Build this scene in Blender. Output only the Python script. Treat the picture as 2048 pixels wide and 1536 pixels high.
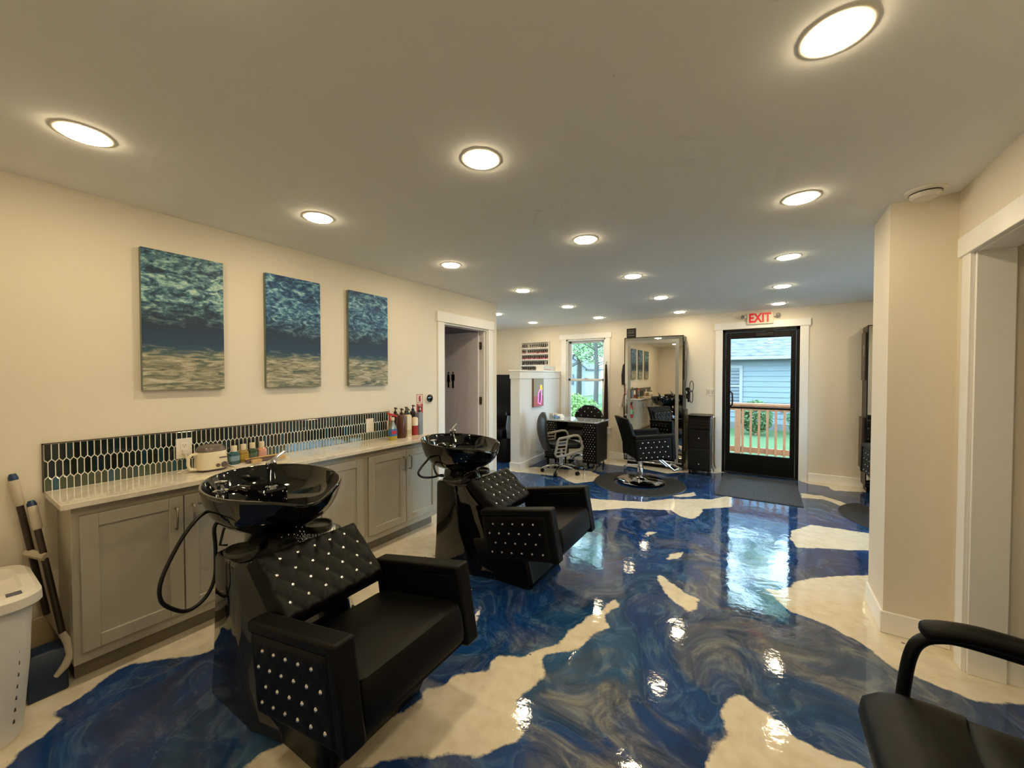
import bpy, bmesh, math, random
import numpy as np
from mathutils import Vector, Matrix, Euler

sc = bpy.context.scene
for o in list(bpy.data.objects):
    bpy.data.objects.remove(o)
COL = sc.collection
PI = math.pi

# ------------------------------------------------------------------ camera
CAM_YAW, CAM_PITCH, CAM_H, CAM_F = 0.57242, 0.020024, 1.4703, 779.074
cd = bpy.data.cameras.new('camera')
cd.sensor_width = 36.0
cd.lens = 36.0 * CAM_F / 2048.0
cd.clip_start = 0.02
cd.clip_end = 300
cam = bpy.data.objects.new('camera', cd)
COL.objects.link(cam)
cam.location = (0, 0, CAM_H)
cam.rotation_euler = Euler((PI/2 - CAM_PITCH, 0, CAM_YAW), 'XYZ')
sc.camera = cam

# ------------------------------------------------------------------ world: bright overcast day
wd = bpy.data.worlds.new('overcast_sky')
sc.world = wd
wd.use_nodes = True
wn = wd.node_tree.nodes
wl_ = wd.node_tree.links
for n in list(wn):
    wn.remove(n)
w_out = wn.new('ShaderNodeOutputWorld')
w_bg = wn.new('ShaderNodeBackground')
w_bg.inputs['Color'].default_value = (0.53, 0.80, 1.0, 1)
w_bg.inputs['Strength'].default_value = 12.5
wl_.new(w_bg.outputs[0], w_out.inputs[0])

LAMP_STRENGTH = 104.0
LAMP_COLOR = (1.0, 0.80, 0.50)

vs = sc.view_settings
sc.display_settings.display_device = 'sRGB'
vs.view_transform = 'Standard'
vs.look = 'None'
vs.exposure = 0.0
vs.gamma = 1.0
vs.use_curve_mapping = False
sc.cycles.use_denoising = True
sc.cycles.max_bounces = 8
sc.cycles.diffuse_bounces = 5
sc.cycles.glossy_bounces = 5
sc.cycles.transparent_max_bounces = 12
sc.cycles.time_limit = 1200
sc.cycles.use_adaptive_sampling = True
sc.cycles.adaptive_threshold = .08
sc.cycles.adaptive_min_samples = 12
sc.cycles.caustics_reflective = False
sc.cycles.caustics_refractive = False
sc.cycles.sample_clamp_indirect = 6.0

# ------------------------------------------------------------------ helpers
def lin(c):
    return tuple(((x/255.0)/12.92 if x/255.0 <= .04045 else ((x/255.0+.055)/1.055)**2.4) for x in c)

MATS = {}
def mat(name, col, rough=.5, metal=0.0, var=.06, scale=18.0, bump=0.0, bscale=60.0, coat=0.0, spec=.5, emit=None, estr=0.0, ior=1.5, trans=0.0, alpha=1.0):
    """principled material with a faint procedural variation; col is sRGB 0..255"""
    if name in MATS:
        return MATS[name]
    m = bpy.data.materials.new(name)
    m.use_nodes = True
    nt = m.node_tree
    b = nt.nodes['Principled BSDF']
    c = lin(col)
    tc = nt.nodes.new('ShaderNodeTexCoord')
    nz = nt.nodes.new('ShaderNodeTexNoise')
    nz.inputs['Scale'].default_value = scale
    nz.inputs['Detail'].default_value = 1
    nt.links.new(tc.outputs['Object'], nz.inputs['Vector'])
    mx = nt.nodes.new('ShaderNodeMix'); mx.data_type = 'RGBA'
    mx.inputs[6].default_value = tuple(max(0, x*(1-var)) for x in c) + (1,)
    mx.inputs[7].default_value = tuple(min(1, x*(1+var)) for x in c) + (1,)
    nt.links.new(nz.outputs['Fac'], mx.inputs[0])
    nt.links.new(mx.outputs[2], b.inputs['Base Color'])
    b.inputs['Roughness'].default_value = rough
    b.inputs['Metallic'].default_value = metal
    b.inputs['IOR'].default_value = ior
    b.inputs['Specular IOR Level'].default_value = spec
    b.inputs['Coat Weight'].default_value = coat
    b.inputs['Coat Roughness'].default_value = .04
    b.inputs['Transmission Weight'].default_value = trans
    b.inputs['Alpha'].default_value = alpha
    if emit:
        b.inputs['Emission Color'].default_value = tuple(emit) + (1,)
        b.inputs['Emission Strength'].default_value = estr
    if bump > 0:
        n2 = nt.nodes.new('ShaderNodeTexNoise')
        n2.inputs['Scale'].default_value = bscale
        n2.inputs['Detail'].default_value = 2
        nt.links.new(tc.outputs['Object'], n2.inputs['Vector'])
        bp = nt.nodes.new('ShaderNodeBump')
        bp.inputs['Strength'].default_value = bump
        bp.inputs['Distance'].default_value = .01
        nt.links.new(n2.outputs['Fac'], bp.inputs['Height'])
        nt.links.new(bp.outputs[0], b.inputs['Normal'])
    MATS[name] = m
    return m

class G:
    """collects geometry, then links it as ONE mesh object"""
    def __init__(s):
        s.v = []; s.f = []; s.mi = []
    def add(s, vs_, fs, mi=0):
        n = len(s.v)
        s.v += [tuple(map(float, p)) for p in vs_]
        s.f += [tuple(n+i for i in f) for f in fs]
        s.mi += [mi]*len(fs)
        return s
    def box(s, x0, x1, y0, y1, z0, z1, mi=0):
        V = [(x0,y0,z0),(x1,y0,z0),(x1,y1,z0),(x0,y1,z0),(x0,y0,z1),(x1,y0,z1),(x1,y1,z1),(x0,y1,z1)]
        return s.add(V, [(0,3,2,1),(4,5,6,7),(0,1,5,4),(1,2,6,5),(2,3,7,6),(3,0,4,7)], mi)
    def prism(s, poly, axis, a0, a1, mi=0):
        def P(p, a):
            return {'x':(a,p[0],p[1]), 'y':(p[0],a,p[1]), 'z':(p[0],p[1],a)}[axis]
        n = len(poly)
        V = [P(p,a0) for p in poly] + [P(p,a1) for p in poly]
        F = [tuple(range(n)), tuple(range(2*n-1, n-1, -1))]
        F += [(i,(i+1)%n,n+(i+1)%n,n+i) for i in range(n)]
        return s.add(V, F, mi)
    def loft(s, rings, mi=0, cap0=True, cap1=True, closed=True):
        n = len(rings[0]); V = [p for r in rings for p in r]; F = []
        for k in range(len(rings)-1):
            for i in range(n if closed else n-1):
                j = (i+1) % n
                F.append((k*n+i, k*n+j, (k+1)*n+j, (k+1)*n+i))
        if cap0: F.append(tuple(range(n-1,-1,-1)))
        if cap1: F.append(tuple((len(rings)-1)*n+i for i in range(n)))
        return s.add(V, F, mi)
    def lathe(s, prof, n=24, c=(0,0,0), sx=1, sy=1, mi=0, cap0=False, cap1=False):
        R = [[(c[0]+r*sx*math.cos(2*PI*i/n), c[1]+r*sy*math.sin(2*PI*i/n), c[2]+z) for i in range(n)] for r, z in prof]
        return s.loft(R, mi, cap0, cap1)
    def tube(s, path, r, n=10, mi=0, closed=False, sq=1.0):
        P = [Vector(p) for p in path]; m = len(P)
        rr = r if isinstance(r, (list,tuple)) else [r]*m
        T = []
        for i in range(m):
            a = P[(i-1) % m] if (closed or i > 0) else P[i]
            b = P[(i+1) % m] if (closed or i < m-1) else P[i]
            T.append((b-a).normalized())
        up = Vector((0,0,1)) if abs(T[0].z) < .9 else Vector((1,0,0))
        N = (up - T[0]*up.dot(T[0])).normalized()
        rings = []
        for i in range(m):
            N = (N - T[i]*N.dot(T[i])).normalized()
            B_ = T[i].cross(N)
            rings.append([tuple(P[i] + (N*math.cos(2*PI*k/n) + B_*math.sin(2*PI*k/n)*sq)*rr[i]) for k in range(n)])
        if closed: rings.append(rings[0])
        return s.loft(rings, mi, not closed, not closed)
    def cyl(s, p0, p1, r, n=16, mi=0):
        return s.tube([p0, p1], r, n, mi)
    def ball(s, c, r, nu=14, nv=9, mi=0, squash=None):
        rx, ry, rz = r if isinstance(r, (tuple,list)) else (r,r,r)
        R = []
        for j in range(nv+1):
            t = PI*j/nv
            q = max(math.sin(t), .02)
            R.append([(c[0]+rx*q*math.cos(2*PI*i/nu), c[1]+ry*q*math.sin(2*PI*i/nu), c[2]-rz*math.cos(t)) for i in range(nu)])
        return s.loft(R, mi)
    def xf(s, M, start=0):
        for i in range(start, len(s.v)):
            s.v[i] = tuple(M @ Vector(s.v[i]))
        return s
    def obj(s, name, m, parent=None, bevel=0, seg=2, smooth=True, angle=38, world=False, subsurf=0):
        me = bpy.data.meshes.new(name)
        me.from_pydata(s.v, [], s.f)
        ms = m if isinstance(m, (list,tuple)) else [m]
        for k in ms: me.materials.append(k)
        if len(ms) > 1: me.polygons.foreach_set('material_index', s.mi)
        bm = bmesh.new(); bm.from_mesh(me)
        bmesh.ops.recalc_face_normals(bm, faces=bm.faces)
        bm.to_mesh(me); bm.free()
        if smooth:
            me.polygons.foreach_set('use_smooth', [True]*len(me.polygons))
            me.set_sharp_from_angle(angle=math.radians(angle))
        me.update()
        o = bpy.data.objects.new(name, me)
        COL.objects.link(o)
        if bevel:
            bv = o.modifiers.new('bevel', 'BEVEL'); bv.width = bevel; bv.segments = seg
            bv.limit_method = 'ANGLE'; bv.angle_limit = math.radians(40)
            if seg > 1: bv.harden_normals = False
        if subsurf:
            su = o.modifiers.new('subdivision', 'SUBSURF'); su.levels = subsurf; su.render_levels = subsurf
        if parent is not None:
            o.parent = parent
            if world:
                q = parent; L = Vector((0,0,0))
                while q is not None:
                    L += q.location; q = q.parent
                o.location = -L
        return o

def thing(name, label, cat, loc=(0,0,0), rz=0.0, group=None):
    o = bpy.data.objects.new(name, None)
    o.empty_display_size = .1
    COL.objects.link(o)
    o.location = loc; o.rotation_euler = (0,0,rz)
    return tag(o, label, cat, group)
def tag(o, label, cat, group=None, kind=None):
    o['label'] = label; o['category'] = cat
    if group: o['group'] = group
    if kind: o['kind'] = kind
    return o
def struct(o, label=None):
    o['kind'] = 'structure'
    if label: o['label'] = label
    return o
def kids(o):
    return [c for c in bpy.data.objects if c.parent == o]
def copy_tree(o, parent=None):
    c = o.copy(); COL.objects.link(c); c.parent = parent
    for ch in kids(o): copy_tree(ch, c)
    return c
def inst(o, parent, loc, rot=None, scale=None):
    c = o.copy(); COL.objects.link(c); c.parent = parent; c.location = loc
    if rot is not None: c.rotation_euler = rot
    if scale is not None: c.scale = scale
    return c
def smooth_path(pts, m=6):
    P = [Vector(p) for p in pts]; Q = []
    for i in range(len(P)-1):
        p0, p1, p2, p3 = P[max(i-1,0)], P[i], P[i+1], P[min(i+2,len(P)-1)]
        for k in range(m):
            t = k/m
            Q.append(tuple(.5*((2*p1)+(-p0+p2)*t+(2*p0-5*p1+4*p2-p3)*t*t+(-p0+3*p1-3*p2+p3)*t**3)))
    Q.append(tuple(P[-1]))
    return Q
def text_mesh(name, body, size, m, parent, M, extrude=.002, sx=1.0, bold=0.0):
    cu = bpy.data.curves.new(name, 'FONT')
    cu.body = body; cu.size = size; cu.align_x = 'CENTER'; cu.align_y = 'CENTER'; cu.extrude = extrude; cu.offset = bold
    t = bpy.data.objects.new(name+'_tmp', cu); COL.objects.link(t)
    dg = bpy.context.evaluated_depsgraph_get()
    me = bpy.data.meshes.new_from_object(t.evaluated_get(dg))
    bpy.data.objects.remove(t)
    me.transform(Matrix.Scale(sx, 4, (1,0,0)))
    me.transform(M)
    me.materials.clear(); me.materials.append(m)
    o = bpy.data.objects.new(name, me); COL.objects.link(o); o.parent = parent
    return o
def rring(x0, x1, y0, y1, z, r, n=5):
    """rounded rectangle ring at height z"""
    P = []
    for cx, cy, a0 in ((x1-r,y1-r,0),(x0+r,y1-r,PI/2),(x0+r,y0+r,PI),(x1-r,y0+r,1.5*PI)):
        for k in range(n+1):
            a = a0 + PI/2*k/n
            P.append((cx+r*math.cos(a), cy+r*math.sin(a), z))
    return P

# ------------------------------------------------------------------ dimensions
XL, YF, XR, H = -3.0255, 6.782, .862, 2.44
YB = -.80
XLL = -5.2
XRR = 2.4

# ------------------------------------------------------------------ materials
M_wall = mat('wall_paint', (234,226,209), .75, var=.012, scale=3)
M_ceil = mat('ceiling_paint', (241,242,240), .85, var=.012, scale=2)
M_trim = mat('trim_white', (247,246,243), .4, var=.012, scale=5)
M_rest = mat('restroom_paint', (226,220,228), .7, var=.015, scale=4)
M_white = mat('white_plastic', (232,228,218), .4, var=.01)
M_black_leather = mat('black_leather', (8,7,7), .46, var=.15, scale=30, spec=.2, bump=.04, bscale=260)
M_black_gloss = mat('black_ceramic', (8,8,9), .06, var=.05, coat=.6)
M_black_metal = mat('black_metal', (6,6,7), .35, var=.08, spec=.3)
M_black_lam = mat('black_laminate', (7,7,8), .32, var=.06, spec=.3)
M_chrome = mat('chrome', (225,225,228), .08, 1.0, var=.01)
M_nickel = mat('brushed_nickel', (176,168,152), .3, 1.0, var=.03)
M_crystal = mat('crystal_stud', (240,240,245), .04, .85, var=.01)
M_cab = mat('cabinet_grey_paint', (180,174,160), .45, var=.02, scale=4)
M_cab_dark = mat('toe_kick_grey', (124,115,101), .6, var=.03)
M_grout = mat('grout_white', (246,242,232), .8, var=.03)
M_mirror = mat('mirror_silver', (228,230,228), .012, 1.0, var=.0)
M_frost = mat('frosted_mirror_band', (150,150,146), .45, .35, var=.02)
M_rubber = mat('black_rubber_mat', (34,35,38), .55, var=.1, scale=40, bump=.15, bscale=140)
M_grey_pl = mat('grey_plastic', (150,147,140), .4, var=.03)
M_hinge = mat('hinge_bronze', (110,98,78), .4, .8, var=.04)
M_cord = mat('black_cord', (12,12,12), .4, var=.05)

def counter_material():
    m = mat('quartz_counter', (232,224,208), .08, var=.01, coat=.3)
    nt = m.node_tree; b = nt.nodes['Principled BSDF']
    tc = nt.nodes.new('ShaderNodeTexCoord')
    nz = nt.nodes.new('ShaderNodeTexNoise'); nz.inputs['Scale'].default_value = 2.2; nz.inputs['Detail'].default_value = 8; nz.inputs['Distortion'].default_value = 1.6
    nt.links.new(tc.outputs['Object'], nz.inputs['Vector'])
    rp = nt.nodes.new('ShaderNodeValToRGB')
    e = rp.color_ramp.elements
    e[0].position = .46; e[0].color = lin((234,226,210))+(1,)
    e[1].position = .54; e[1].color = lin((234,226,210))+(1,)
    x = rp.color_ramp.elements.new(.5); x.color = lin((218,210,195))+(1,)
    nt.links.new(nz.outputs['Fac'], rp.inputs[0]); nt.links.new(rp.outputs[0], b.inputs['Base Color'])
    return m
M_counter = counter_material()

def rand_material(name, stops, rough=.1, coat=0.0, grad=None):
    """colour picked per object from a ramp (Object Info random)"""
    m = bpy.data.materials.new(name); m.use_nodes = True
    nt = m.node_tree; b = nt.nodes['Principled BSDF']
    oi = nt.nodes.new('ShaderNodeObjectInfo')
    rp = nt.nodes.new('ShaderNodeValToRGB'); rp.color_ramp.interpolation = 'LINEAR'
    els = rp.color_ramp.elements
    while len(els) < len(stops): els.new(.5)
    for i, (p, c) in enumerate(stops):
        els[i].position = p; els[i].color = lin(c)+(1,)
    nt.links.new(oi.outputs['Random'], rp.inputs[0])
    tc = nt.nodes.new('ShaderNodeTexCoord')
    nz = nt.nodes.new('ShaderNodeTexNoise'); nz.inputs['Scale'].default_value = 40; nz.inputs['Detail'].default_value = 4
    nt.links.new(tc.outputs['Object'], nz.inputs['Vector'])
    mx = nt.nodes.new('ShaderNodeMix'); mx.data_type = 'RGBA'; mx.blend_type = 'MULTIPLY'
    mx.inputs[0].default_value = .45
    nt.links.new(rp.outputs[0], mx.inputs[6])
    r2 = nt.nodes.new('ShaderNodeValToRGB'); r2.color_ramp.elements[0].color = (.35,.35,.35,1); r2.color_ramp.elements[1].color = (1.6,1.6,1.6,1)
    nt.links.new(nz.outputs['Fac'], r2.inputs[0]); nt.links.new(r2.outputs[0], mx.inputs[7])
    nt.links.new(mx.outputs[2], b.inputs['Base Color'])
    b.inputs['Roughness'].default_value = rough; b.inputs['Coat Weight'].default_value = coat
    return m

def glass_material():
    m = bpy.data.materials.new('window_glass'); m.use_nodes = True
    nt = m.node_tree
    for n in list(nt.nodes):
        if n.type == 'BSDF_PRINCIPLED': nt.nodes.remove(n)
    out = [n for n in nt.nodes if n.type == 'OUTPUT_MATERIAL'][0]
    tr = nt.nodes.new('ShaderNodeBsdfTransparent'); tr.inputs[0].default_value = (.95,.97,.97,1)
    gl = nt.nodes.new('ShaderNodeBsdfGlossy'); gl.inputs['Roughness'].default_value = .01
    fr = nt.nodes.new('ShaderNodeFresnel'); fr.inputs['IOR'].default_value = 1.45
    mx = nt.nodes.new('ShaderNodeMixShader')
    nt.links.new(fr.outputs[0], mx.inputs[0]); nt.links.new(tr.outputs[0], mx.inputs[1]); nt.links.new(gl.outputs[0], mx.inputs[2])
    nt.links.new(mx.outputs[0], out.inputs[0])
    return m
M_glass = glass_material()

# ------------------------------------------------------------------ floor: poured blue / cream epoxy
STRIP = [(-2.32,.16),(-2.44,.22),(-2.45,.27),(-2.52,.33),(-2.6,.31),(-2.61,.39),(-2.66,.48),(-2.71,.56),(-2.67,.62),(-2.58,.72),(-2.48,.81),(-2.46,.9),(-2.33,1.14),(-2.16,1.44),(-2.12,1.61),(-2.15,2.01),(-2.12,2.39),(-2.2,2.9),(-2.5,3.5),(-3.1,3.9),(-3.2,-.9),(-2.1,-.9)]
B2 = [(-1.62,.65),(-1.63,.73),(-1.62,.76),(-1.58,.8),(-1.49,.88),(-1.34,1.06),(-1.31,1.15),(-1.29,1.25),(-1.32,1.29),(-1.27,1.34),(-1.25,1.44),(-1.16,1.52),(-1.13,1.54),(-1.16,1.6),(-1.16,1.66),(-1.04,1.72),(-1.0,1.8),(-.93,1.93),(-.91,2.07),(-.89,2.21),(-.84,2.32),(-.84,2.41),(-.81,2.45),(-.81,2.52),(-.76,2.43),(-.8,2.3),(-.75,2.2),(-.8,2.1),(-.81,2.01),(-.81,1.93),(-.96,1.8),(-.96,1.75),(-.89,1.69),(-.88,1.64),(-.9,1.59),(-.92,1.52),(-.92,1.48),(-.88,1.42),(-.86,1.37),(-.82,1.35),(-.82,1.3),(-.87,1.22),(-.93,1.16),(-1.02,1.12),(-1.05,1.08),(-1.13,1.02),(-1.21,.97),(-1.23,.93),(-1.26,.9),(-1.35,.82),(-1.46,.71)]
B3 = [(-.09,2.06),(-.12,2.0),(-.13,1.9),(-.11,1.77),(-.15,1.71),(-.16,1.64),(-.2,1.3),(-.1,1.0),(.4,1.2),(.5,1.75),(.37,1.88),(.34,1.93),(.28,1.92),(.22,1.92),(.13,1.93),(.07,1.95),(.04,2.0),(0,2.02),(-.05,2.06)]
B4 = [(-.64,3.0),(-.54,2.92),(-.44,2.84),(-.35,2.81),(-.33,2.66),(-.39,2.61),(-.48,2.7),(-.56,2.8),(-.62,2.9)]
B4b = [(-.64,3.27),(-.63,3.38),(-.54,3.5),(-.54,3.41),(-.57,3.32)]
B4c = [(-.91,3.69),(-.88,3.78),(-.82,3.8),(-.88,3.68)]
B5 = [(1.3,4.0),(.8,3.91),(.67,3.81),(.52,3.71),(.3,3.54),(.22,3.43),(.18,3.32),(.11,3.22),(.02,3.18),(.08,3.14),(.12,3.02),(.17,2.95),(.27,2.95),(.37,2.9),(.48,2.81),(.53,2.74),(.56,2.67),(.58,2.65),(.64,2.65),(.7,2.64),(.76,2.62),(.82,2.6),(.91,2.64),(1.02,2.69),(1.15,2.88),(2.0,3.0),(2.0,3.9)]
B6 = [(.22,4.3),(.24,4.52),(.41,4.83),(.51,4.83),(.85,4.85),(1.3,4.95),(1.4,4.5),(.84,4.39),(.76,4.36),(.45,4.21),(.26,4.11)]
B7 = [(.41,6.06),(.51,6.06),(.64,6.07),(.91,5.73),(1.07,5.78),(.89,5.6),(.79,5.65),(.62,5.91),(.41,5.83)]
B8 = [(.3,7.0),(.45,6.76),(.55,6.64),(.74,6.62),(.77,6.42),(1.05,6.53),(1.26,6.67),(1.38,7.26),(1.08,7.39)]
B9 = [(-1.91,4.33),(-1.72,4.43),(-1.44,4.53),(-1.16,4.64),(-.93,4.93),(-.79,4.98),(-.68,5.09),(-.52,5.17),(-.31,5.46),(-.28,5.0),(-.43,4.86),(-.55,4.74),(-.54,4.51),(-.6,4.35),(-.71,4.37),(-.84,4.51),(-1.06,4.41),(-1.27,4.32),(-1.55,4.04),(-1.77,4.0)]
B10 = [(-.93,5.06),(-.72,5.38),(-.68,5.25),(-.72,5.17),(-.87,5.05)]
B11 = [(-3.5,5.0),(-3.08,5.06),(-2.76,5.12),(-2.49,5.16),(-2.16,4.92),(-1.99,5.16),(-2.02,5.56),(-2.24,5.71),(-2.69,5.58),(-3.09,5.48)]
B12 = [(-1.75,6.35),(-1.2,6.2),(-.9,6.5),(-.6,6.62),(-.45,6.75),(-.45,7),(-3.4,7),(-3.2,6.2),(-2.6,6.4),(-2.1,6.3)]
CREAM = [STRIP,B2,B3,B4,B4b,B4c,B5,B6,B7,B8,B9,B10,B11,B12]

def sdist(P, polys):
    best = np.full(len(P), 1e9); inside = np.zeros(len(P), bool)
    for poly in polys:
        A = np.array(poly, float); B_ = np.roll(A, -1, 0)
        ins = np.zeros(len(P), bool)
        for a, b in zip(A, B_):
            ab = b-a; t = np.clip(((P-a)@ab)/max(ab@ab, 1e-9), 0, 1)
            d = np.hypot(*(P-(a+t[:,None]*ab)).T)
            best = np.minimum(best, d)
            c = ((a[1] > P[:,1]) != (b[1] > P[:,1]))
            if a[1] != b[1]:
                xi = (b[0]-a[0])*(P[:,1]-a[1])/(b[1]-a[1])+a[0]
                ins ^= c & (P[:,0] < xi)
        inside |= ins
    return np.where(inside, best, -best)

def floor_material():
    m = bpy.data.materials.new('epoxy_floor'); m.use_nodes = True
    nt = m.node_tree; N = nt.nodes; L = nt.links
    b = N['Principled BSDF']
    tc = N.new('ShaderNodeTexCoord')
    at = N.new('ShaderNodeAttribute'); at.attribute_name = 'cream'
    def noise(scale, det=5, dist=0.0, vec=None, rough=.55):
        n = N.new('ShaderNodeTexNoise'); n.inputs['Scale'].default_value = scale; n.inputs['Detail'].default_value = det
        n.inputs['Distortion'].default_value = dist; n.inputs['Roughness'].default_value = rough
        L.new(vec if vec is not None else tc.outputs['Object'], n.inputs['Vector']); return n
    def math_(op, a, b_=None, v=None):
        n = N.new('ShaderNodeMath'); n.operation = op
        if hasattr(a, 'links'): L.new(a, n.inputs[0])
        else: n.inputs[0].default_value = a
        if b_ is not None: L.new(b_, n.inputs[1])
        if v is not None: n.inputs[1].default_value = v
        return n.outputs[0]
    def ramp(src, stops, interp='LINEAR'):
        r = N.new('ShaderNodeValToRGB'); r.color_ramp.interpolation = interp
        els = r.color_ramp.elements
        while len(els) < len(stops): els.new(.5)
        for i, (p, c) in enumerate(stops):
            els[i].position = p; els[i].color = (lin(c) if max(c) > 1.01 else c)+(1,)
        L.new(src, r.inputs[0]); return r.outputs[0]
    def mix(fac, a, b_, blend='MIX'):
        n = N.new('ShaderNodeMix'); n.data_type = 'RGBA'; n.blend_type = blend
        if hasattr(fac, 'links'): L.new(fac, n.inputs[0])
        else: n.inputs[0].default_value = fac
        L.new(a, n.inputs[6])
        if hasattr(b_, 'links'): L.new(b_, n.inputs[7])
        else: n.inputs[7].default_value = b_
        return n.outputs[2]
    # ragged edge
    e1 = noise(7, 7, 0.0, None, .66)
    d = math_('ADD', at.outputs['Fac'], math_('MULTIPLY', math_('SUBTRACT', e1.outputs['Fac'], v=.5), v=.085))
    cream_mask = ramp(math_('ADD', math_('MULTIPLY', d, v=40.0), v=.5), [(.25,(0,0,0)),(.75,(1,1,1))])
    # swirling blues: domain warped noise
    wv = noise(.8, 2, 0.3)
    sep = N.new('ShaderNodeVectorMath'); sep.operation = 'SCALE'; sep.inputs['Scale'].default_value = 2.2
    L.new(wv.outputs['Color'], sep.inputs[0])
    addv = N.new('ShaderNodeVectorMath'); addv.operation = 'ADD'
    L.new(tc.outputs['Object'], addv.inputs[0]); L.new(sep.outputs[0], addv.inputs[1])
    s1 = noise(1.1, 5, .8, addv.outputs[0], .55)
    s2 = noise(1.7, 5, 1.1, addv.outputs[0], .55)
    blue = ramp(s1.outputs['Fac'], [(.30,(10,33,76)),(.42,(17,52,110)),(.50,(24,67,134)),(.58,(25,63,110)),(.72,(56,99,138))])
    st_ = noise(5.0, 6, 1.4, addv.outputs[0], .68)
    tan = ramp(st_.outputs['Fac'], [(.34,(70,84,92)),(.5,(128,124,112)),(.64,(178,160,128))])
    tanmask = ramp(s2.outputs['Fac'], [(.46,(0,0,0)),(.56,(.55,.55,.55)),(.66,(.85,.85,.85))])
    at2 = N.new('ShaderNodeAttribute'); at2.attribute_name = 'swirl'
    tm = N.new('ShaderNodeMath'); tm.operation = 'MULTIPLY'
    L.new(tanmask, tm.inputs[0]); L.new(at2.outputs['Fac'], tm.inputs[1])
    blue = mix(tm.outputs[0], blue, tan)
    # brushed streaks and pale veins
    blue = mix(.34, blue, ramp(st_.outputs['Fac'], [(.36,(8,26,56)),(.52,(28,66,118)),(.66,(100,140,164))]))
    va = math_('ABSOLUTE', math_('SUBTRACT', s1.outputs['Fac'], v=.545))
    vm = ramp(va, [(0.0,(.22,.22,.22)),(.006,(0,0,0))])
    blue = mix(vm, blue, lin((128,158,168))+(1,))
    # cream with mottling and dark flecks
    c1 = noise(14, 3); c2 = noise(3, 2)
    cream = ramp(c1.outputs['Fac'], [(.3,(220,209,184)),(.55,(234,225,204)),(.75,(240,233,216))])
    cream = mix(.25, cream, ramp(c2.outputs['Fac'], [(.35,(200,186,156)),(.7,(234,226,206))]))
    vo = N.new('ShaderNodeTexVoronoi'); vo.inputs['Scale'].default_value = 11; vo.inputs['Randomness'].default_value = 1
    L.new(tc.outputs['Object'], vo.inputs['Vector'])
    thr = math_('MULTIPLY', ramp(c2.outputs['Fac'], [(.48,(0,0,0)),(.7,(1,1,1))]), v=.16)
    fleck = math_('LESS_THAN', vo.outputs['Distance'], thr)
    cream = mix(math_('MULTIPLY', fleck, v=.8), cream, lin((40,50,70))+(1,))
    L.new(mix(cream_mask, blue, cream), b.inputs['Base Color'])
    b.inputs['Roughness'].default_value = .05
    b.inputs['IOR'].default_value = 1.55
    b.inputs['Specular IOR Level'].default_value = .7
    n1 = noise(6, 2, .3); n3 = noise(46, 2)
    hh = math_('ADD', n1.outputs['Fac'], math_('MULTIPLY', n3.outputs['Fac'], v=.16))
    bp = N.new('ShaderNodeBump'); bp.inputs['Strength'].default_value = .12; bp.inputs['Distance'].default_value = .012
    L.new(hh, bp.inputs['Height']); L.new(bp.outputs[0], b.inputs['Normal'])
    return m

def build_floor():
    st = .025
    xs = np.arange(XLL, XRR+st, st); ys = np.arange(YB-.1, YF+.12+st, st)
    nx, ny = len(xs), len(ys)
    X, Y = np.meshgrid(xs, ys)
    P = np.stack([X.ravel(), Y.ravel()], 1)
    sd = sdist(P, CREAM)
    co = np.zeros((nx*ny, 3)); co[:,:2] = P
    i = np.arange((nx-1)*(ny-1)); r, c = i//(nx-1), i % (nx-1)
    a = r*nx+c
    F = np.stack([a, a+1, a+1+nx, a+nx], 1)
    me = bpy.data.meshes.new('floor')
    me.from_pydata(co.tolist(), [], F.tolist())
    at = me.attributes.new('cream', 'FLOAT', 'POINT'); at.data.foreach_set('value', sd.astype(np.float32))
    sw = np.zeros(len(P))
    for cx, cy, rx, ry, w in ((-.45,1.65,.7,.75,1.0),(.1,2.6,.7,.8,.9),(-.3,3.4,.6,.5,1.0),(-1.0,3.7,.6,.5,.5),(-2.3,.55,.3,.2,.3),(.4,5.4,.5,.4,.5)):
        sw = np.maximum(sw, w*np.exp(-((P[:,0]-cx)/rx)**2-((P[:,1]-cy)/ry)**2))
    sw = np.clip(.12+sw, 0, 1)
    at = me.attributes.new('swirl', 'FLOAT', 'POINT'); at.data.foreach_set('value', sw.astype(np.float32))
    me.materials.append(floor_material())
    me.update()
    o = bpy.data.objects.new('floor', me); COL.objects.link(o)
    struct(o, 'glossy poured epoxy floor swirling deep blue with cream patches')
build_floor()

# ------------------------------------------------------------------ room shell
DOY0, DOY1, DOZ = 3.274, 4.106, 2.07          # restroom opening in the left wall
g = G()
g.box(XL-.12, XL, YB, DOY0, 0, H); g.box(XL-.12, XL, DOY1, 4.31, 0, H); g.box(XL-.12, XL, DOY0, DOY1, DOZ, H)
struct(g.obj('wall_left', M_wall, smooth=False))
g = G(); g.box(XLL, XL-.12, 4.19, 4.31, 0, H)
struct(g.obj('wall_left_return', [M_wall], smooth=False))
g = G(); g.box(XLL, XL-.121, 4.178, 4.189, 0, H); g.box(XLL, XL-.121, 2.39, 2.40, 0, H); g.box(XL-.132, XL-.121, 2.40, DOY0-.11, 0, H); g.box(XLL+.0, XLL+.01, 2.40, 4.178, 0, H)
struct(g.obj('wall_restroom', M_rest, smooth=False))
WX0, WX1, WZ0, WZ1 = -3.141, -2.379, .56, 2.157
EX0, EX1, EZ1 = -.524, .430, 2.175
g = G()
g.box(XLL, WX0, YF, YF+.12, 0, H); g.box(WX0, WX1, YF, YF+.12, 0, WZ0); g.box(WX0, WX1, YF, YF+.12, WZ1, H)
g.box(WX1, EX0, YF, YF+.12, 0, H); g.box(EX0, EX1, YF, YF+.12, EZ1, H); g.box(EX1, XRR, YF, YF+.12, 0, H)
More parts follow.
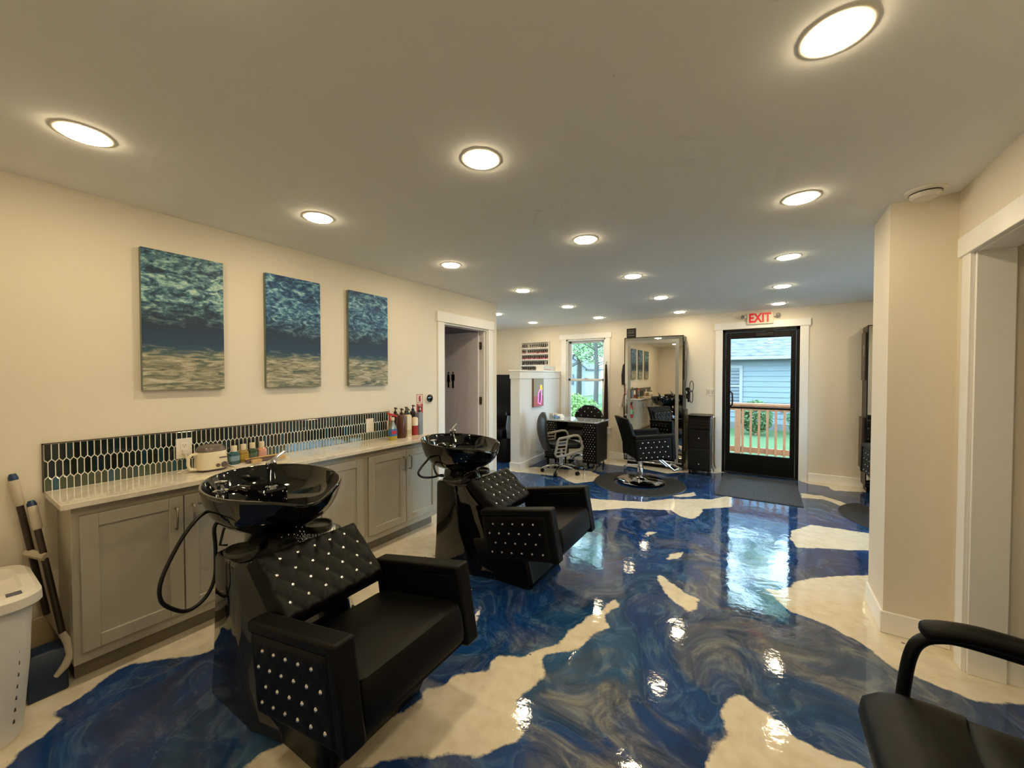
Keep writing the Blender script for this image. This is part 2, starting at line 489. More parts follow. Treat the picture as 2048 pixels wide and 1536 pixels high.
struct(g.obj('wall_far', M_wall, smooth=False))
LW = (4.75, 6.15, .75, 2.10)     # window in the pedicure corner (side wall)
RW = (4.10, 6.20, .60, 2.10)     # unseen window added behind the pillar, daylight for the half wall
g = G()
g.box(XLL-.1, XLL, 2.3, LW[0], 0, H); g.box(XLL-.1, XLL, LW[1], YF+.12, 0, H); g.box(XLL-.1, XLL, LW[0], LW[1], 0, LW[2]); g.box(XLL-.1, XLL, LW[0], LW[1], LW[3], H)
struct(g.obj('wall_side_left', M_wall, smooth=False))
g = G(); g.box(XL-.12, XRR, YB-.12, YB, 0, H)
struct(g.obj('wall_back', M_wall, smooth=False))
g = G(); g.box(.594, XRR, 3.018, 3.39, 0, H); g.box(XR, XRR, 2.835, 3.018, 0, H)
struct(g.obj('wall_pillar', M_wall, smooth=False))
OPY0, OPY1, OPZ = 1.80, 2.822, 2.085            # hall opening in the right wall
g = G()
g.box(XR, XR+.13, YB, OPY0, 0, H); g.box(XR, XR+.13, OPY0, 2.835, OPZ, H)
struct(g.obj('wall_right', M_wall, smooth=False))
g = G(); g.box(XR+.13, XRR, OPY0-.12, OPY0, 0, H)
g.box(XRR, XRR+.1, OPY0-.12, RW[0], 0, H); g.box(XRR, XRR+.1, RW[1], YF+.12, 0, H); g.box(XRR, XRR+.1, RW[0], RW[1], 0, RW[2]); g.box(XRR, XRR+.1, RW[0], RW[1], RW[3], H)
struct(g.obj('wall_hall', M_wall, smooth=False))
g = G(); g.box(XLL-.1, XRR+.1, YB-.12, YF+.12, H, H+.1)
struct(g.obj('ceiling', M_ceil, smooth=False))

# half wall between pedicure corner and nail desk (runs very slightly askew)
HW = [(-3.16,5.12),(-3.285,6.78),(-3.43,6.78),(-3.325,5.12)]
g = G(); g.prism(HW, 'z', 0, 1.43)
M_half = mat('half_wall_paint', (244,245,246), .6, var=.01, scale=4)
hw = struct(g.obj('wall_half', M_half, smooth=False), 'white painted half wall with flat board cap')
g = G(); g.prism([(-3.148,5.108),(-3.273,6.78),(-3.44,6.78),(-3.337,5.108)], 'z', 1.43, 1.545)
g.obj('cap_board', M_trim, hw, bevel=.004)
g = G(); g.prism([(-3.135,5.095),(-3.26,6.78),(-3.45,6.78),(-3.35,5.095)], 'z', 1.545, 1.565)
g.obj('cap_top', M_trim, hw, bevel=.004)
g = G(); g.prism([(-3.146,5.106),(-3.271,6.78),(-3.285,6.78),(-3.16,5.12)], 'z', 0, .12)
g.prism([(-3.146,5.106),(-3.16,5.12),(-3.325,5.12),(-3.34,5.106)], 'z', 0, .12)
struct(g.obj('baseboard_half', M_trim, bevel=.004))

# baseboards
def baseboard(name, x0, x1, y0, y1, h=.125):
    g = G(); g.box(x0, x1, y0, y1, 0, h)
    struct(g.obj(name, M_trim, bevel=.005))
baseboard('baseboard_far_right', .54, XRR, YF-.014, YF)
baseboard('baseboard_far_middle', -2.30, -.63, YF-.014, YF)
baseboard('baseboard_far_left', XLL, -3.45, YF-.014, YF)
baseboard('baseboard_left', XL, XL+.014, YB, .37)
baseboard('baseboard_left_door', XL, XL+.014, 2.92, 3.17)
baseboard('baseboard_back', XL, XR, YB, YB+.014)
baseboard('baseboard_right', XR-.014, XR, YB, OPY0-.09)
g = G(); g.prism([(.580,3.004),(XR,3.004),(XR,3.018),(.594,3.018),(.594,3.39),(.580,3.39)],'z',0,.125)
struct(g.obj('baseboard_pillar', M_trim, bevel=.005))

# ------------------------------------------------------------------ trims
def casing(name, parts):
    g = G()
    for p in parts: g.box(*p)
    return struct(g.obj(name, M_trim, bevel=.003))
# restroom door casing
casing('trim_1', [(XL, XL+.018, 3.172, DOY0, 0, 2.075), (XL, XL+.018, DOY1, 4.205, 0, 2.075), (XL, XL+.026, 3.155, 4.225, 2.075, 2.19),
                  (XL-.12, XL, DOY0-.001, DOY0+.014, 0, 2.07), (XL-.12, XL, DOY1-.016, DOY1+.001, 0, 2.07), (XL-.12, XL, DOY0, DOY1, 2.056, 2.071),
                  (XL-.07, XL-.035, DOY1-.030, DOY1-.016, 0, 2.056), (XL-.07, XL-.035, DOY0+.014, DOY0+.028, 0, 2.056)])
# window casing
casing('trim_2', [(-3.245, WX0, YF-.018, YF, .50, 2.157), (WX1, -2.292, YF-.018, YF, .50, 2.157), (-3.277, -2.262, YF-.026, YF, 2.157, 2.255),
                  (-3.262, -2.277, YF-.022, YF, .44, .54), (-3.285, -2.255, YF-.05, YF, .54, .562)])
# exit door casing
casing('trim_3', [(-.622, EX0, YF-.018, YF, 0, EZ1), (EX1, .528, YF-.018, YF, 0, EZ1), (-.640, .548, YF-.026, YF, EZ1, 2.278)])
# hall opening casing
casing('trim_4', [(XR-.018, XR, OPY1, 2.914, 0, 2.09), (XR-.018, XR, OPY0-.09, OPY0, 0, 2.09), (XR-.026, XR, OPY0-.11, 2.945, 2.075, 2.175),
                  (XR, XR+.13, OPY1-.014, OPY1+.012, 0, 2.08), (XR, XR+.13, OPY0, OPY1, 2.072, 2.084)])
g = G(); g.box(XR+.13, XRR, OPY1+.003, 2.835, 0, .10)
struct(g.obj('baseboard_hall', M_trim))

# ------------------------------------------------------------------ ceiling lights
def lamp_material():
    m = bpy.data.materials.new('lamp_diffuser'); m.use_nodes = True
    b = m.node_tree.nodes['Principled BSDF']
    b.inputs['Base Color'].default_value = (.9,.88,.82,1)
    b.inputs['Emission Color'].default_value = LAMP_COLOR+(1,)
    b.inputs['Emission Strength'].default_value = LAMP_STRENGTH
    return m
M_lamp = lamp_material()
M_ring = mat('lamp_trim_ring', (236,232,220), .5, var=.01)
def make_light():
    r = thing('ceiling_light', 'x', 'ceiling light')
    g = G(); g.lathe([(.090,0),(.090,-.002),(.086,-.0035),(.0765,-.004),(.0745,-.002),(.0745,0)], 36)
    g.obj('trim_ring', M_ring, r)
    g = G(); g.lathe([(.0742,-.003),(.070,-.009),(.045,-.0115)], 20, cap1=True)
    g.obj('diffuser', M_lamp, r)
    return r
proto = None
ORD = ['first','second','third','fourth','fifth','sixth']
ROWS = [('above the counter', -2.296, [.399,1.377,2.582,3.787,4.996,6.202]),
        ('along the room middle', -1.07, [.30,1.404,2.621,3.821,5.047,6.33]),
        ('leading to the exit door', .163, [.22,1.438,2.648,3.888,5.116,6.311])]
for nm, x, ys in ROWS:
    for k, y in enumerate(ys):
        if proto is None: proto = o = make_light()
        else: o = copy_tree(proto)
        o.location = (x, y, H)
        o['label'] = 'recessed ceiling light, %s from the camera in the row %s' % (ORD[k], nm)
        o['group'] = 'recessed ceiling lights'
for k, y in enumerate((4.997, 6.137)):
    o = copy_tree(proto); o.location = (-3.50, y, H)
    o['label'] = ('round recessed ceiling light just past the restroom wall corner','round recessed ceiling light above the nail polish rack')[k]
    o['group'] = 'recessed ceiling lights'
for k, y in enumerate((5.75,)):
    o = copy_tree(proto); o.location = (-4.70, y, H)  # added lamp, placed out of view to brighten the far left wall
    o['label'] = 'unseen ceiling light added to brighten the pedicure corner wall'
    o['group'] = 'recessed ceiling lights'
for k, (x, y) in enumerate(((1.45,4.4),(1.45,5.7))):
    o = copy_tree(proto); o.location = (x, y, H)
    o['label'] = ('round recessed ceiling light behind the pillar, nearer one','round recessed ceiling light behind the pillar, farther one')[k]
    o['group'] = 'recessed ceiling lights'

# smoke detector
r = thing('smoke_detector', 'white round smoke detector on the ceiling beside the pillar', 'smoke detector', (.70, 2.885, H))
g = G(); g.lathe([(.080,0),(.080,-.012),(.072,-.016),(.001,-.016)], 32); g.obj('base', M_white, r)
g = G(); g.lathe([(.062,-.016),(.060,-.034),(.050,-.044),(.001,-.046)], 32); g.obj('cover', M_white, r)
g = G(); g.lathe([(.0635,-.018),(.0635,-.023)], 32); g.obj('vent_slot', M_black_metal, r)

# ------------------------------------------------------------------ restroom door (open inward)
dr = struct(thing('door_2', 'open white restroom door with black figure sign', 'door', (-3.135, 4.062, 0)))
del dr['category']
M_door = mat('restroom_door_paint', (238,232,240), .5, var=.01, scale=4)
g = G(); g.box(-.80, 0, -.018, .018, .012, 2.05); g.obj('door_leaf', M_door, dr, bevel=.002)
for z in (.25, 1.15, 1.87):
    g = G(); g.box(-.003, .028, .004, .026, z-.045, z+.045); g.cyl((.004,.022,z-.05),(.004,.022,z+.05),.007,10)
    g.obj('hinge', M_hinge, dr)
def figure(cx, w, skirt):
    g = G()
    g.lathe([(.001,-.004),(.021,-.004),(.021,0),(.001,0)], 18)
    for i in range(len(g.v)):
        x, y, z = g.v[i]; g.v[i] = (cx+x, -.019+z, 1.61+y)
    if skirt:
        body = [(-.026,1.58),(.026,1.58),(.034,1.50),(.044,1.40),(.022,1.40),(.020,1.27),(.004,1.27),(.004,1.40),(-.004,1.40),(-.004,1.27),(-.020,1.27),(-.022,1.40),(-.044,1.40),(-.034,1.50)]
    else:
        body = [(-.040,1.58),(.040,1.58),(.046,1.56),(.046,1.43),(.034,1.43),(.032,1.53),(.027,1.53),(.025,1.26),(.004,1.26),(.003,1.42),(-.003,1.42),(-.004,1.26),(-.025,1.26),(-.027,1.53),(-.032,1.53),(-.034,1.43),(-.046,1.43),(-.046,1.56)]
    g.prism([(cx+a, b) for a, b in body], 'y', -.023, -.018)
    for i in range(len(g.v)):
        x, y, z = g.v[i]; g.v[i] = (cx+(x-cx)*.60, y, 1.415+(z-1.44)*.60)
    return g
sg = figure(-.512, 1, True).obj('sign_figure', M_black_metal, dr, smooth=False)
sg['label'] = 'black figure in a skirt'
sg = figure(-.430, 1, False).obj('sign_figure', M_black_metal, dr, smooth=False)
sg['label'] = 'black figure in trousers'
g = G(); g.cyl((-.745,-.018,1.0),(-.745,-.06,1.0),.012); g.tube([(-.745,-.06,1.0),(-.64,-.062,1.0)],.009); g.obj('door_handle', M_nickel, dr)

# ------------------------------------------------------------------ window
wn_ = struct(thing('window_1', 'tall white double hung window looking onto trees', 'window', (-2.76, YF+.05, WZ0)))
del wn_['category']
M_vinyl = mat('window_vinyl', (232,236,238), .4, var=.01)
g = G()
for b_ in ((WX0,WX0+.03,YF,YF+.115,WZ0,WZ1),(WX1-.03,WX1,YF,YF+.115,WZ0,WZ1),(WX0,WX1,YF,YF+.115,WZ1-.03,WZ1),(WX0,WX1,YF,YF+.115,WZ0,WZ0+.03)): g.box(*b_)
g.obj('window_frame', M_vinyl, wn_, world=True, bevel=.002)
def sash(y, z0, z1, nm):
    g = G(); w = .042
    x0, x1 = WX0+.03, WX1-.03
    for b_ in ((x0,x0+w,y,y+.03,z0,z1),(x1-w,x1,y,y+.03,z0,z1),(x0,x1,y,y+.03,z0,z0+w),(x0,x1,y,y+.03,z1-w,z1)): g.box(*b_)
    s_ = g.obj(nm, M_vinyl, wn_, world=True, bevel=.003)
    g = G(); g.box(x0+w,x1-w,y+.012,y+.016,z0+w,z1-w)
    p = g.obj('pane', M_glass, s_); p.location = (0,0,0)
sash(YF+.075, 1.375, WZ1-.03, 'upper_sash')
sash(YF+.040, WZ0+.03, 1.425, 'lower_sash')
g = G(); g.box(-2.80,-2.72,YF+.025,YF+.045,1.425,1.437); g.obj('sash_lock', M_white, wn_, world=True, bevel=.003)

def side_window(nm, lb, x, W):
    r = struct(thing(nm, lb, 'window', (x, (W[0]+W[1])/2, W[2]))); del r['category']
    y0, y1, z0, z1 = W; m_ = (y0+y1)/2
    g = G()
    for b_ in ((x-.04,x+.04,y0,y0+.05,z0,z1),(x-.04,x+.04,y1-.05,y1,z0,z1),(x-.04,x+.04,y0+.05,y1-.05,z1-.05,z1),(x-.04,x+.04,y0+.05,y1-.05,z0,z0+.05),(x-.03,x+.03,m_-.025,m_+.025,z0+.05,z1-.05)): g.box(*b_)
    g.obj('window_frame', M_vinyl, r, world=True)
    for a, b in ((y0+.05,m_-.025),(m_+.025,y1-.05)):
        g = G().box(x-.003,x+.003,a,b,z0+.05,z1-.05); g.obj('pane', M_glass, r, world=True)
side_window('window_2', 'white framed window in the pedicure corner side wall', XLL-.05, LW)
side_window('window_added', 'white framed unseen window added behind the pillar to light the half wall', XRR+.05, RW)  # added out of view to send daylight onto the half wall
# ------------------------------------------------------------------ exit door
ed = struct(thing('door_1', 'black framed glass exit door', 'door', (-.05, YF, 0)))
del ed['category']
g = G(); fw = .04
for b_ in ((EX0,EX0+fw,YF-.01,YF+.12,0,EZ1),(EX1-fw,EX1,YF-.01,YF+.12,0,EZ1),(EX0,EX1,YF-.01,YF+.12,EZ1-.045,EZ1),(EX0,EX1,YF-.02,YF+.12,0,.014)): g.box(*b_)
g.obj('door_frame', M_black_metal, ed, world=True, bevel=.003)
g = G(); y0, y1 = YF+.012, YF+.056
gx0, gx1, gz0, gz1 = -.418, .330, .30, 2.035
for b_ in ((EX0+fw+.003,gx0,y0,y1,.018,EZ1-.05),(gx1,EX1-fw-.003,y0,y1,.018,EZ1-.05),(gx0,gx1,y0,y1,.018,gz0),(gx0,gx1,y0,y1,gz1,EZ1-.05)): g.box(*b_)
leaf = g.obj('door_leaf', M_black_metal, ed, world=True, bevel=.004)
g = G(); g.box(gx0,gx1,YF+.030,YF+.036,gz0,gz1); g.obj('pane', M_glass, ed, world=True)
g = G(); g.box(gx0-.03,gx1+.03,YF-.035,YF-.012,.985,1.015); g.box(gx0-.03,gx0-.005,YF-.03,YF+.02,.985,1.015); g.box(gx1+.005,gx1+.03,YF-.03,YF+.02,.985,1.015)
g.obj('push_bar', M_black_metal, ed, world=True, bevel=.004)
g = G(); g.tube([(-.435,YF+.01,1.235),(-.415,YF-.03,1.237),(-.388,YF-.05,1.215),(-.384,YF-.05,1.12),(-.388,YF-.05,1.04),(-.415,YF-.03,1.015),(-.435,YF+.01,1.015)],.011,10)
g.obj('pull_handle', M_black_metal, ed, world=True)
g = G(); g.box(-.10,.12,YF-.045,YF+.012,2.055,2.105); g.tube([(0,YF-.03,2.11),(.10,YF-.11,2.12),(.22,YF-.02,2.155)],.010,8); g.box(.16,.27,YF-.03,YF,2.145,2.165)
g.obj('door_closer', mat('closer_dark', (46,45,44), .4, .5), ed, world=True, bevel=.003)

# ------------------------------------------------------------------ exit sign
es = thing('exit_sign', 'white exit sign with red letters above the glass door', 'exit sign', (-.045, YF, 2.315))
M_sign_body = mat('sign_body_white', (226,218,198), .5, var=.01)
g = G(); g.box(-.165,.165,-.05,0,-.088,.088); g.obj('sign_body', M_sign_body, es, bevel=.01)
M_red = mat('exit_red', (214,36,44), .4, emit=(1,.03,.05), estr=.12)
Mx = Matrix.Translation((-.005,-.0512,0)) @ Matrix.Rotation(PI/2, 4, 'X')
text_mesh('exit_lettering', 'EXIT', .180, M_red, es, Mx, .001, .74, .006)
for s in (-1, 1):
    g = G(); g.cyl((s*.165,-.03,.03),(s*.195,-.03,.03),.016)
    g.ball((s*.215,-.045,.03),(.033,.03,.033),14,8); g.obj('lamp_head', M_sign_body, es)
    g = G(); g.lathe([(.026,0),(.02,-.004),(.001,-.005)],16)
    for i in range(len(g.v)):
        x,y,z = g.v[i]; g.v[i] = (s*.215+x, -.074+z, .03+y)
    g.obj('lamp_lens', mat('lamp_lens_grey', (120,120,116), .2), es)

# light switch
sw = thing('light_switch', 'beige two gang light switch plate left of the exit door', 'light switch', (-.683, YF, 1.228))
g = G(); g.box(-.058,.058,-.007,0,-.06,.06); g.obj('plate', M_white, sw, bevel=.003)
for s in (-.026,.026):
    g = G(); g.box(s-.016,s+.016,-.011,-.006,-.034,.034); g.obj('rocker', mat('switch_rocker', (206,198,182), .4), sw, bevel=.002)

# door mat
g = G(); g.box(-.49,.40,5.40,6.64,0,.006)
dm = thing('door_mat', 'dark grey ribbed door mat lying before the exit door', 'door mat', (-.045,6.02,0))
M_matdark = mat('door_mat_grey', (74,78,86), .85, var=.08, scale=60)
g.obj('mat_base', mat('mat_backing', (40,42,46), .8), dm, world=True, bevel=.003)
g = G()
n = 62
for i in range(n):
    x = -.478+.866*i/(n-1); g.box(x-.0042,x+.0042,5.412,6.628,.006,.0105)
rb = g.obj('rib_surface', M_matdark, dm, world=True, smooth=False); rb['kind'] = 'stuff'

# ------------------------------------------------------------------ cabinets and counter
CF = -2.715      # cabinet face plane
def shaker_door(parent, y0, y1, z0, z1, hinge_left, x=CF):
    g = G(); t = .019; w = .062
    for b_ in ((x,x+t,y0,y0+w,z0,z1),(x,x+t,y1-w,y1,z0,z1),(x,x+t,y0+w,y1-w,z0,z0+w),(x,x+t,y0+w,y1-w,z1-w,z1)): g.box(*b_)
    d = g.obj('cabinet_door', M_cab, parent, world=True, bevel=.0025)
    g = G(); g.box(x,x+.008,y0+w-.002,y1-w+.002,z0+w-.002,z1-w+.002); p = g.obj('door_panel', M_cab, d)
    hy = y1-.034 if hinge_left else y0+.034
    g = G(); hz = z1-.115
    g.tube([(x+t,hy,hz-.058),(x+t+.026,hy,hz-.056),(x+t+.030,hy,hz-.045),(x+t+.030,hy,hz+.045),(x+t+.026,hy,hz+.056),(x+t,hy,hz+.058)],.0055,8)
    g.obj('handle', M_nickel, d)
UN = [(.402,1.238,'nearest the white hamper'),(1.238,2.003,'behind the middle of the counter'),(2.003,2.845,'at the restroom end')]
CT = .862
for y0, y1, w in UN:
    c = thing('base_cabinet', 'grey shaker two door base cabinet '+w, 'cabinet', (XL+.15,(y0+y1)/2,0), 0, 'grey base cabinets')
    g = G(); g.box(XL+.003,CF,y0,y1,.10,CT); g.obj('cabinet_body', M_cab, c, world=True, bevel=.0015)
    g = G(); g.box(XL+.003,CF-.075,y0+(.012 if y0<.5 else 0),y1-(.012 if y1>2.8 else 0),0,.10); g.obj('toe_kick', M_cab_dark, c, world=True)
    m_ = (y0+y1)/2
    shaker_door(c, y0+.026, m_-.003, .155, .808, True)
    shaker_door(c, m_+.003, y1-.026, .155, .808, False)
ct = G(); ct.box(XL, -2.645, .362, 2.872, CT, .89)
tag(ct.obj('countertop', M_counter, bevel=.003), 'long cream quartz countertop over the grey cabinets', 'countertop')

# ------------------------------------------------------------------ tile backsplash
bs = struct(thing('wall_backsplash', 'picket tile backsplash in dark teal glass with white grout', 'backsplash', (XL, 1.43, .89)))
del bs['category']
SY0, SY1 = .362, 2.497
g = G(); g.box(XL, XL+.0085, SY0, SY1, .89, 1.128); g.obj('grout_bed', M_grout, bs, world=True)
g = G(); g.box(XL, XL+.011, SY0-.006, SY1+.006, 1.128, 1.133); g.box(XL, XL+.011, SY0-.006, SY0, .89, 1.133); g.box(XL, XL+.011, SY1, SY1+.006, .89, 1.133)
g.obj('edge_trim', mat('edge_trim_bronze', (84,75,60), .7, .1), bs, world=True)
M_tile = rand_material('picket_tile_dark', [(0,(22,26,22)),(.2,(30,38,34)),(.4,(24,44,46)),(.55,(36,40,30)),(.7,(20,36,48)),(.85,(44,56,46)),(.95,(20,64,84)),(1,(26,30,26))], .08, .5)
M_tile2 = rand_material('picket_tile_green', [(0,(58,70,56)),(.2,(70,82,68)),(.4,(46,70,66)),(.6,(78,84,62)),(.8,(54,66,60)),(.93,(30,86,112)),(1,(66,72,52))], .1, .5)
TW, HALF, PT = .0250, .0107, .0125
def tile_mesh(kind):
    h0, h1 = {'top':(1.043,1.1265), 'mid':(.957,1.043), 'bot':(.8915,.957)}[kind]
    e = .0018
    if kind == 'top': out = [(-HALF,h1),(-HALF,h0+PT/2+e),(0,h0-PT/2+e),(HALF,h0+PT/2+e),(HALF,h1)]
    elif kind == 'mid': out = [(-HALF,h1-PT/2-e),(-HALF,h0+PT/2+e),(0,h0-PT/2+e),(HALF,h0+PT/2+e),(HALF,h1-PT/2-e),(0,h1+PT/2-e)]
    else: out = [(-HALF,h1-PT/2-e),(-HALF,h0),(HALF,h0),(HALF,h1-PT/2-e),(0,h1+PT/2-e)]
    c = (sum(p[0] for p in out)/len(out), sum(p[1] for p in out)/len(out))
    g = G()
    R = []
    for x, s, d in ((.005,1,0),(.0085,1,0),(.0105,.80,.0)):
        R.append([(x, c[0]+(p[0]-c[0])*s, c[1]+(p[1]-c[1])*(s if s == 1 else .94)) for p in out])
    g.loft(R)
    return g
rng = random.Random(4)
ncol = int((SY1-SY0)/TW)
for kind in ('top','mid','bot'):
    first = None
    off = TW/2 if kind == 'mid' else 0.0
    for i in range(ncol):
        y = SY0 + TW*(i+.5) + off + .0005
        if y+HALF > SY1 or y-HALF < SY0: continue
        # plates cut out of the tiling
        if first is None:
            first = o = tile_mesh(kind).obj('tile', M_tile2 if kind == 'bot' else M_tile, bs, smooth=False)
        else:
            o = first.copy(); COL.objects.link(o)
        o.location = (0, y-1.43, -.89)
    if kind == 'mid':
        g = G(); h0, h1 = .957, 1.043
        for x_, k_ in ((.005,1),(.0085,1),(.0105,.8)):
            pass
        out = [(0,h1-PT/2-.0045),(0,h0+PT/2+.0045),(HALF-.001,h0+PT+.0022-PT/2),(HALF-.001,h1-PT/2-.0022)]
        out = [(0,h1+PT/2-.004),(0,h0-PT/2+.004),(HALF,h0+PT/2+.0022),(HALF,h1-PT/2-.0022)]
        g.prism(out, 'x', .005, .0100)
        o = g.obj('tile', M_tile, bs, smooth=False); o.location = (0, SY0+.0005-1.43, -.89)

def outlet(name, y, z, label, duplex=True):
    r = thing(name, label, 'outlet', (XL+.011, y, z))
    g = G(); g.box(0,.006,-.040,.040,-.062,.062); g.obj('plate', M_white, r, bevel=.003)
    g = G(); g.box(.005,.0085,-.017,.017,-.034,.034); f = g.obj('receptacle', M_white, r, bevel=.002)
    if duplex:
        for dz in (.017,-.017):
            g = G(); g.box(.0083,.0091,-.008,-.006,dz-.001,dz+.007); g.box(.0083,.0091,.006,.008,dz-.001,dz+.007); g.box(.0083,.0091,-.002,.002,dz-.009,dz-.005)
            g.obj('slots', M_black_metal, r, smooth=False)
    return r
outlet('wall_outlet', .921, 1.024, 'white wall outlet in the tiles above the wax warmer plug')
outlet('wall_outlet', 2.278, 1.022, 'white outlet cover in the tiles near the spray bottle', False)
# ------------------------------------------------------------------ wall canvases
def canvas_material(seed):
    m = bpy.data.materials.new('underwater_print_%d' % seed); m.use_nodes = True
    nt = m.node_tree; N = nt.nodes; L = nt.links; b = N['Principled BSDF']
    tc = N.new('ShaderNodeTexCoord'); sp = N.new('ShaderNodeSeparateXYZ'); L.new(tc.outputs['Object'], sp.inputs[0])
    # v: 0 bottom .. 1 top
    v = N.new('ShaderNodeMapRange'); v.inputs['From Min'].default_value = -.41; v.inputs['From Max'].default_value = .41
    L.new(sp.outputs['Z'], v.inputs['Value'])
    def ramp(src, stops):
        r = N.new('ShaderNodeValToRGB'); els = r.color_ramp.elements
        while len(els) < len(stops): els.new(.5)
        for i, (p, c) in enumerate(stops):
            els[i].position = p; els[i].color = (lin(c) if max(c) > 1.01 else c)+(1,)
        L.new(src, r.inputs[0]); return r.outputs[0]
    def noise(sy, sz, scale, det, dist, off):
        mp = N.new('ShaderNodeMapping'); mp.inputs['Scale'].default_value = (0, sy, sz); mp.inputs['Location'].default_value = (off, seed*3.7+off, seed*1.3)
        mp.inputs['Rotation'].default_value = ((.5 if seed == 1 else .2), 0, 0) if off < 5 else (0,0,0)
        L.new(tc.outputs['Object'], mp.inputs[0])
        n = N.new('ShaderNodeTexNoise'); n.inputs['Scale'].default_value = scale; n.inputs['Detail'].default_value = det; n.inputs['Distortion'].default_value = dist; n.inputs['Roughness'].default_value = .6
        L.new(mp.outputs[0], n.inputs['Vector']); return n.outputs['Fac']
    def mix(f, a, b_):
        n = N.new('ShaderNodeMix'); n.data_type = 'RGBA'
        L.new(f, n.inputs[0]); L.new(a, n.inputs[6]); L.new(b_, n.inputs[7]); return n.outputs[2]
    surf_n = noise(1.0, 2.0, 9, 7, 1.2, 1.0)
    fine = noise(1.2, 2.4, 24, 5, .6, 2.0)
    avg = N.new('ShaderNodeMath'); avg.operation = 'MULTIPLY_ADD'; avg.inputs[1].default_value = .4
    L.new(fine, avg.inputs[0])
    hm = N.new('ShaderNodeMath'); hm.operation = 'MULTIPLY'; hm.inputs[1].default_value = .6; L.new(surf_n, hm.inputs[0]); L.new(hm.outputs[0], avg.inputs[2])
    surface = ramp(avg.outputs[0], [(.34,(14,34,56)),(.44,(30,64,92)),(.505,(72,120,138)),(.565,(140,184,184)),(.68,(222,238,220))] if seed == 1 else [(.34,(14,34,64)),(.44,(30,68,112)),(.51,(66,118,156)),(.58,(136,186,204)),(.70,(220,236,228))])
    deep = ramp(v.outputs[0], [(.25,(48,88,104)),(.34,(36,68,98)),(.5,(28,48,74)),(1,(22,38,62))])
    sm = N.new('ShaderNodeMath'); sm.operation = 'ADD'
    s2 = N.new('ShaderNodeMath'); s2.operation = 'MULTIPLY'; s2.inputs[1].default_value = .22; L.new(surf_n, s2.inputs[0]); L.new(s2.outputs[0], sm.inputs[0]); L.new(v.outputs[0], sm.inputs[1])
    topmask = ramp(sm.outputs[0], [(.58,(0,0,0)),(.78,(1,1,1))])
    c = mix(topmask, deep, surface)
    sand_n = noise(1.0, 5.0, 8, 6, 1.0, 6.0)
    sand = ramp(sand_n, [(.34,(92,116,116)),(.45,(156,160,140)),(.54,(206,200,172)),(.66,(244,240,220))])
    grain = noise(1, 1, 260, 2, 0, 7.0)
    gm = ramp(grain, [(.35,(.55,.55,.55)),(.65,(1.25,1.25,1.25))])
    mg = N.new('ShaderNodeMix'); mg.data_type = 'RGBA'; mg.blend_type = 'MULTIPLY'; mg.inputs[0].default_value = .5
    L.new(sand, mg.inputs[6]); L.new(gm, mg.inputs[7])
    s3 = N.new('ShaderNodeMath'); s3.operation = 'MULTIPLY_ADD'; s3.inputs[1].default_value = -.16; L.new(sand_n, s3.inputs[0]); L.new(v.outputs[0], s3.inputs[2])
    sandmask = ramp(s3.outputs[0], [(.14,(1,1,1)),(.23,(0,0,0))])
    L.new(mix(sandmask, c, mg.outputs[2]), b.inputs['Base Color'])
    b.inputs['Roughness'].default_value = .55
    return m
CAN = [(.731,1.135,'leftmost underwater canvas print with streaked sea surface, nearest the hamper'),
       (1.395,1.803,'middle of the three underwater canvas prints on the left wall'),
       (2.058,2.469,'rightmost underwater canvas print, nearest the restroom door')]
for k, (y0, y1, lb) in enumerate(CAN):
    r = thing('canvas_print', lb, 'canvas print', (XL+.002,(y0+y1)/2,1.80), 0, 'underwater canvas prints')
    g = G(); g.box(.028,.034,-(y1-y0)/2,(y1-y0)/2,-.411,.411); g.obj('print_face', canvas_material(k+1), r, bevel=.002)
    g = G(); g.box(0,.028,-(y1-y0)/2,(y1-y0)/2,-.411,.411); g.obj('canvas_edge', mat('canvas_edge', (120,130,124), .7, var=.3), r)

# thermostat and fire sign
th = thing('thermostat', 'round white thermostat with black dial by the restroom door', 'thermostat', (XL, 3.036, 1.235))
g = G(); g.lathe([(.058,0),(.058,.010),(.052,.014),(.001,.014)],32); g.xf(Matrix.Rotation(PI/2,4,'Y')); g.obj('base', M_white, th)
g = G(); g.lathe([(.042,.014),(.042,.024),(.038,.027),(.001,.028)],32); g.xf(Matrix.Rotation(PI/2,4,'Y')); g.obj('dial', M_black_gloss, th)
fs = thing('fire_extinguisher_sign', 'red and white fire extinguisher arrow sign above the bottles', 'sign', (XL, 2.905, 1.13))
M_signred = mat('sign_red', (170,38,40), .5); M_signwhite = mat('sign_white', (230,214,196), .5)
g = G(); g.box(0,.003,-.047,.047,-.155,.155); g.obj('plate', M_signwhite, fs)
g = G()
g.box(.003,.0035,-.044,.044,-.152,.052)
g.obj('red_field', M_signred, fs)
g = G(); g.prism([(-.012,.03),(.012,.03),(.012,-.06),(.030,-.06),(0,-.125),(-.030,-.06),(-.012,-.06)], 'x', .0035, .0045); g.obj('arrow', M_signwhite, fs)
g = G()
for y0_, y1_, z0_, z1_ in ((-.042,.042,.062,.066),(-.042,.042,.147,.151),(-.042,-.038,.062,.151),(.038,.042,.062,.151)): g.box(.003,.0042,y0_,y1_,z0_,z1_)
g.prism([(-.012,.075),(.012,.075),(.014,.10),(.010,.118),(.014,.130),(.004,.136),(-.008,.134),(-.014,.118),(-.014,.10)], 'x', .003, .0042)
g.obj('pictogram', M_signred, fs, smooth=False)
Mx = Matrix.Translation((.0036,0,.044)) @ Matrix.Rotation(PI/2,4,'Z') @ Matrix.Rotation(PI/2,4,'X')
text_mesh('lettering', 'FIRE', .03, M_signwhite, fs, Mx, .0006, 1.0)

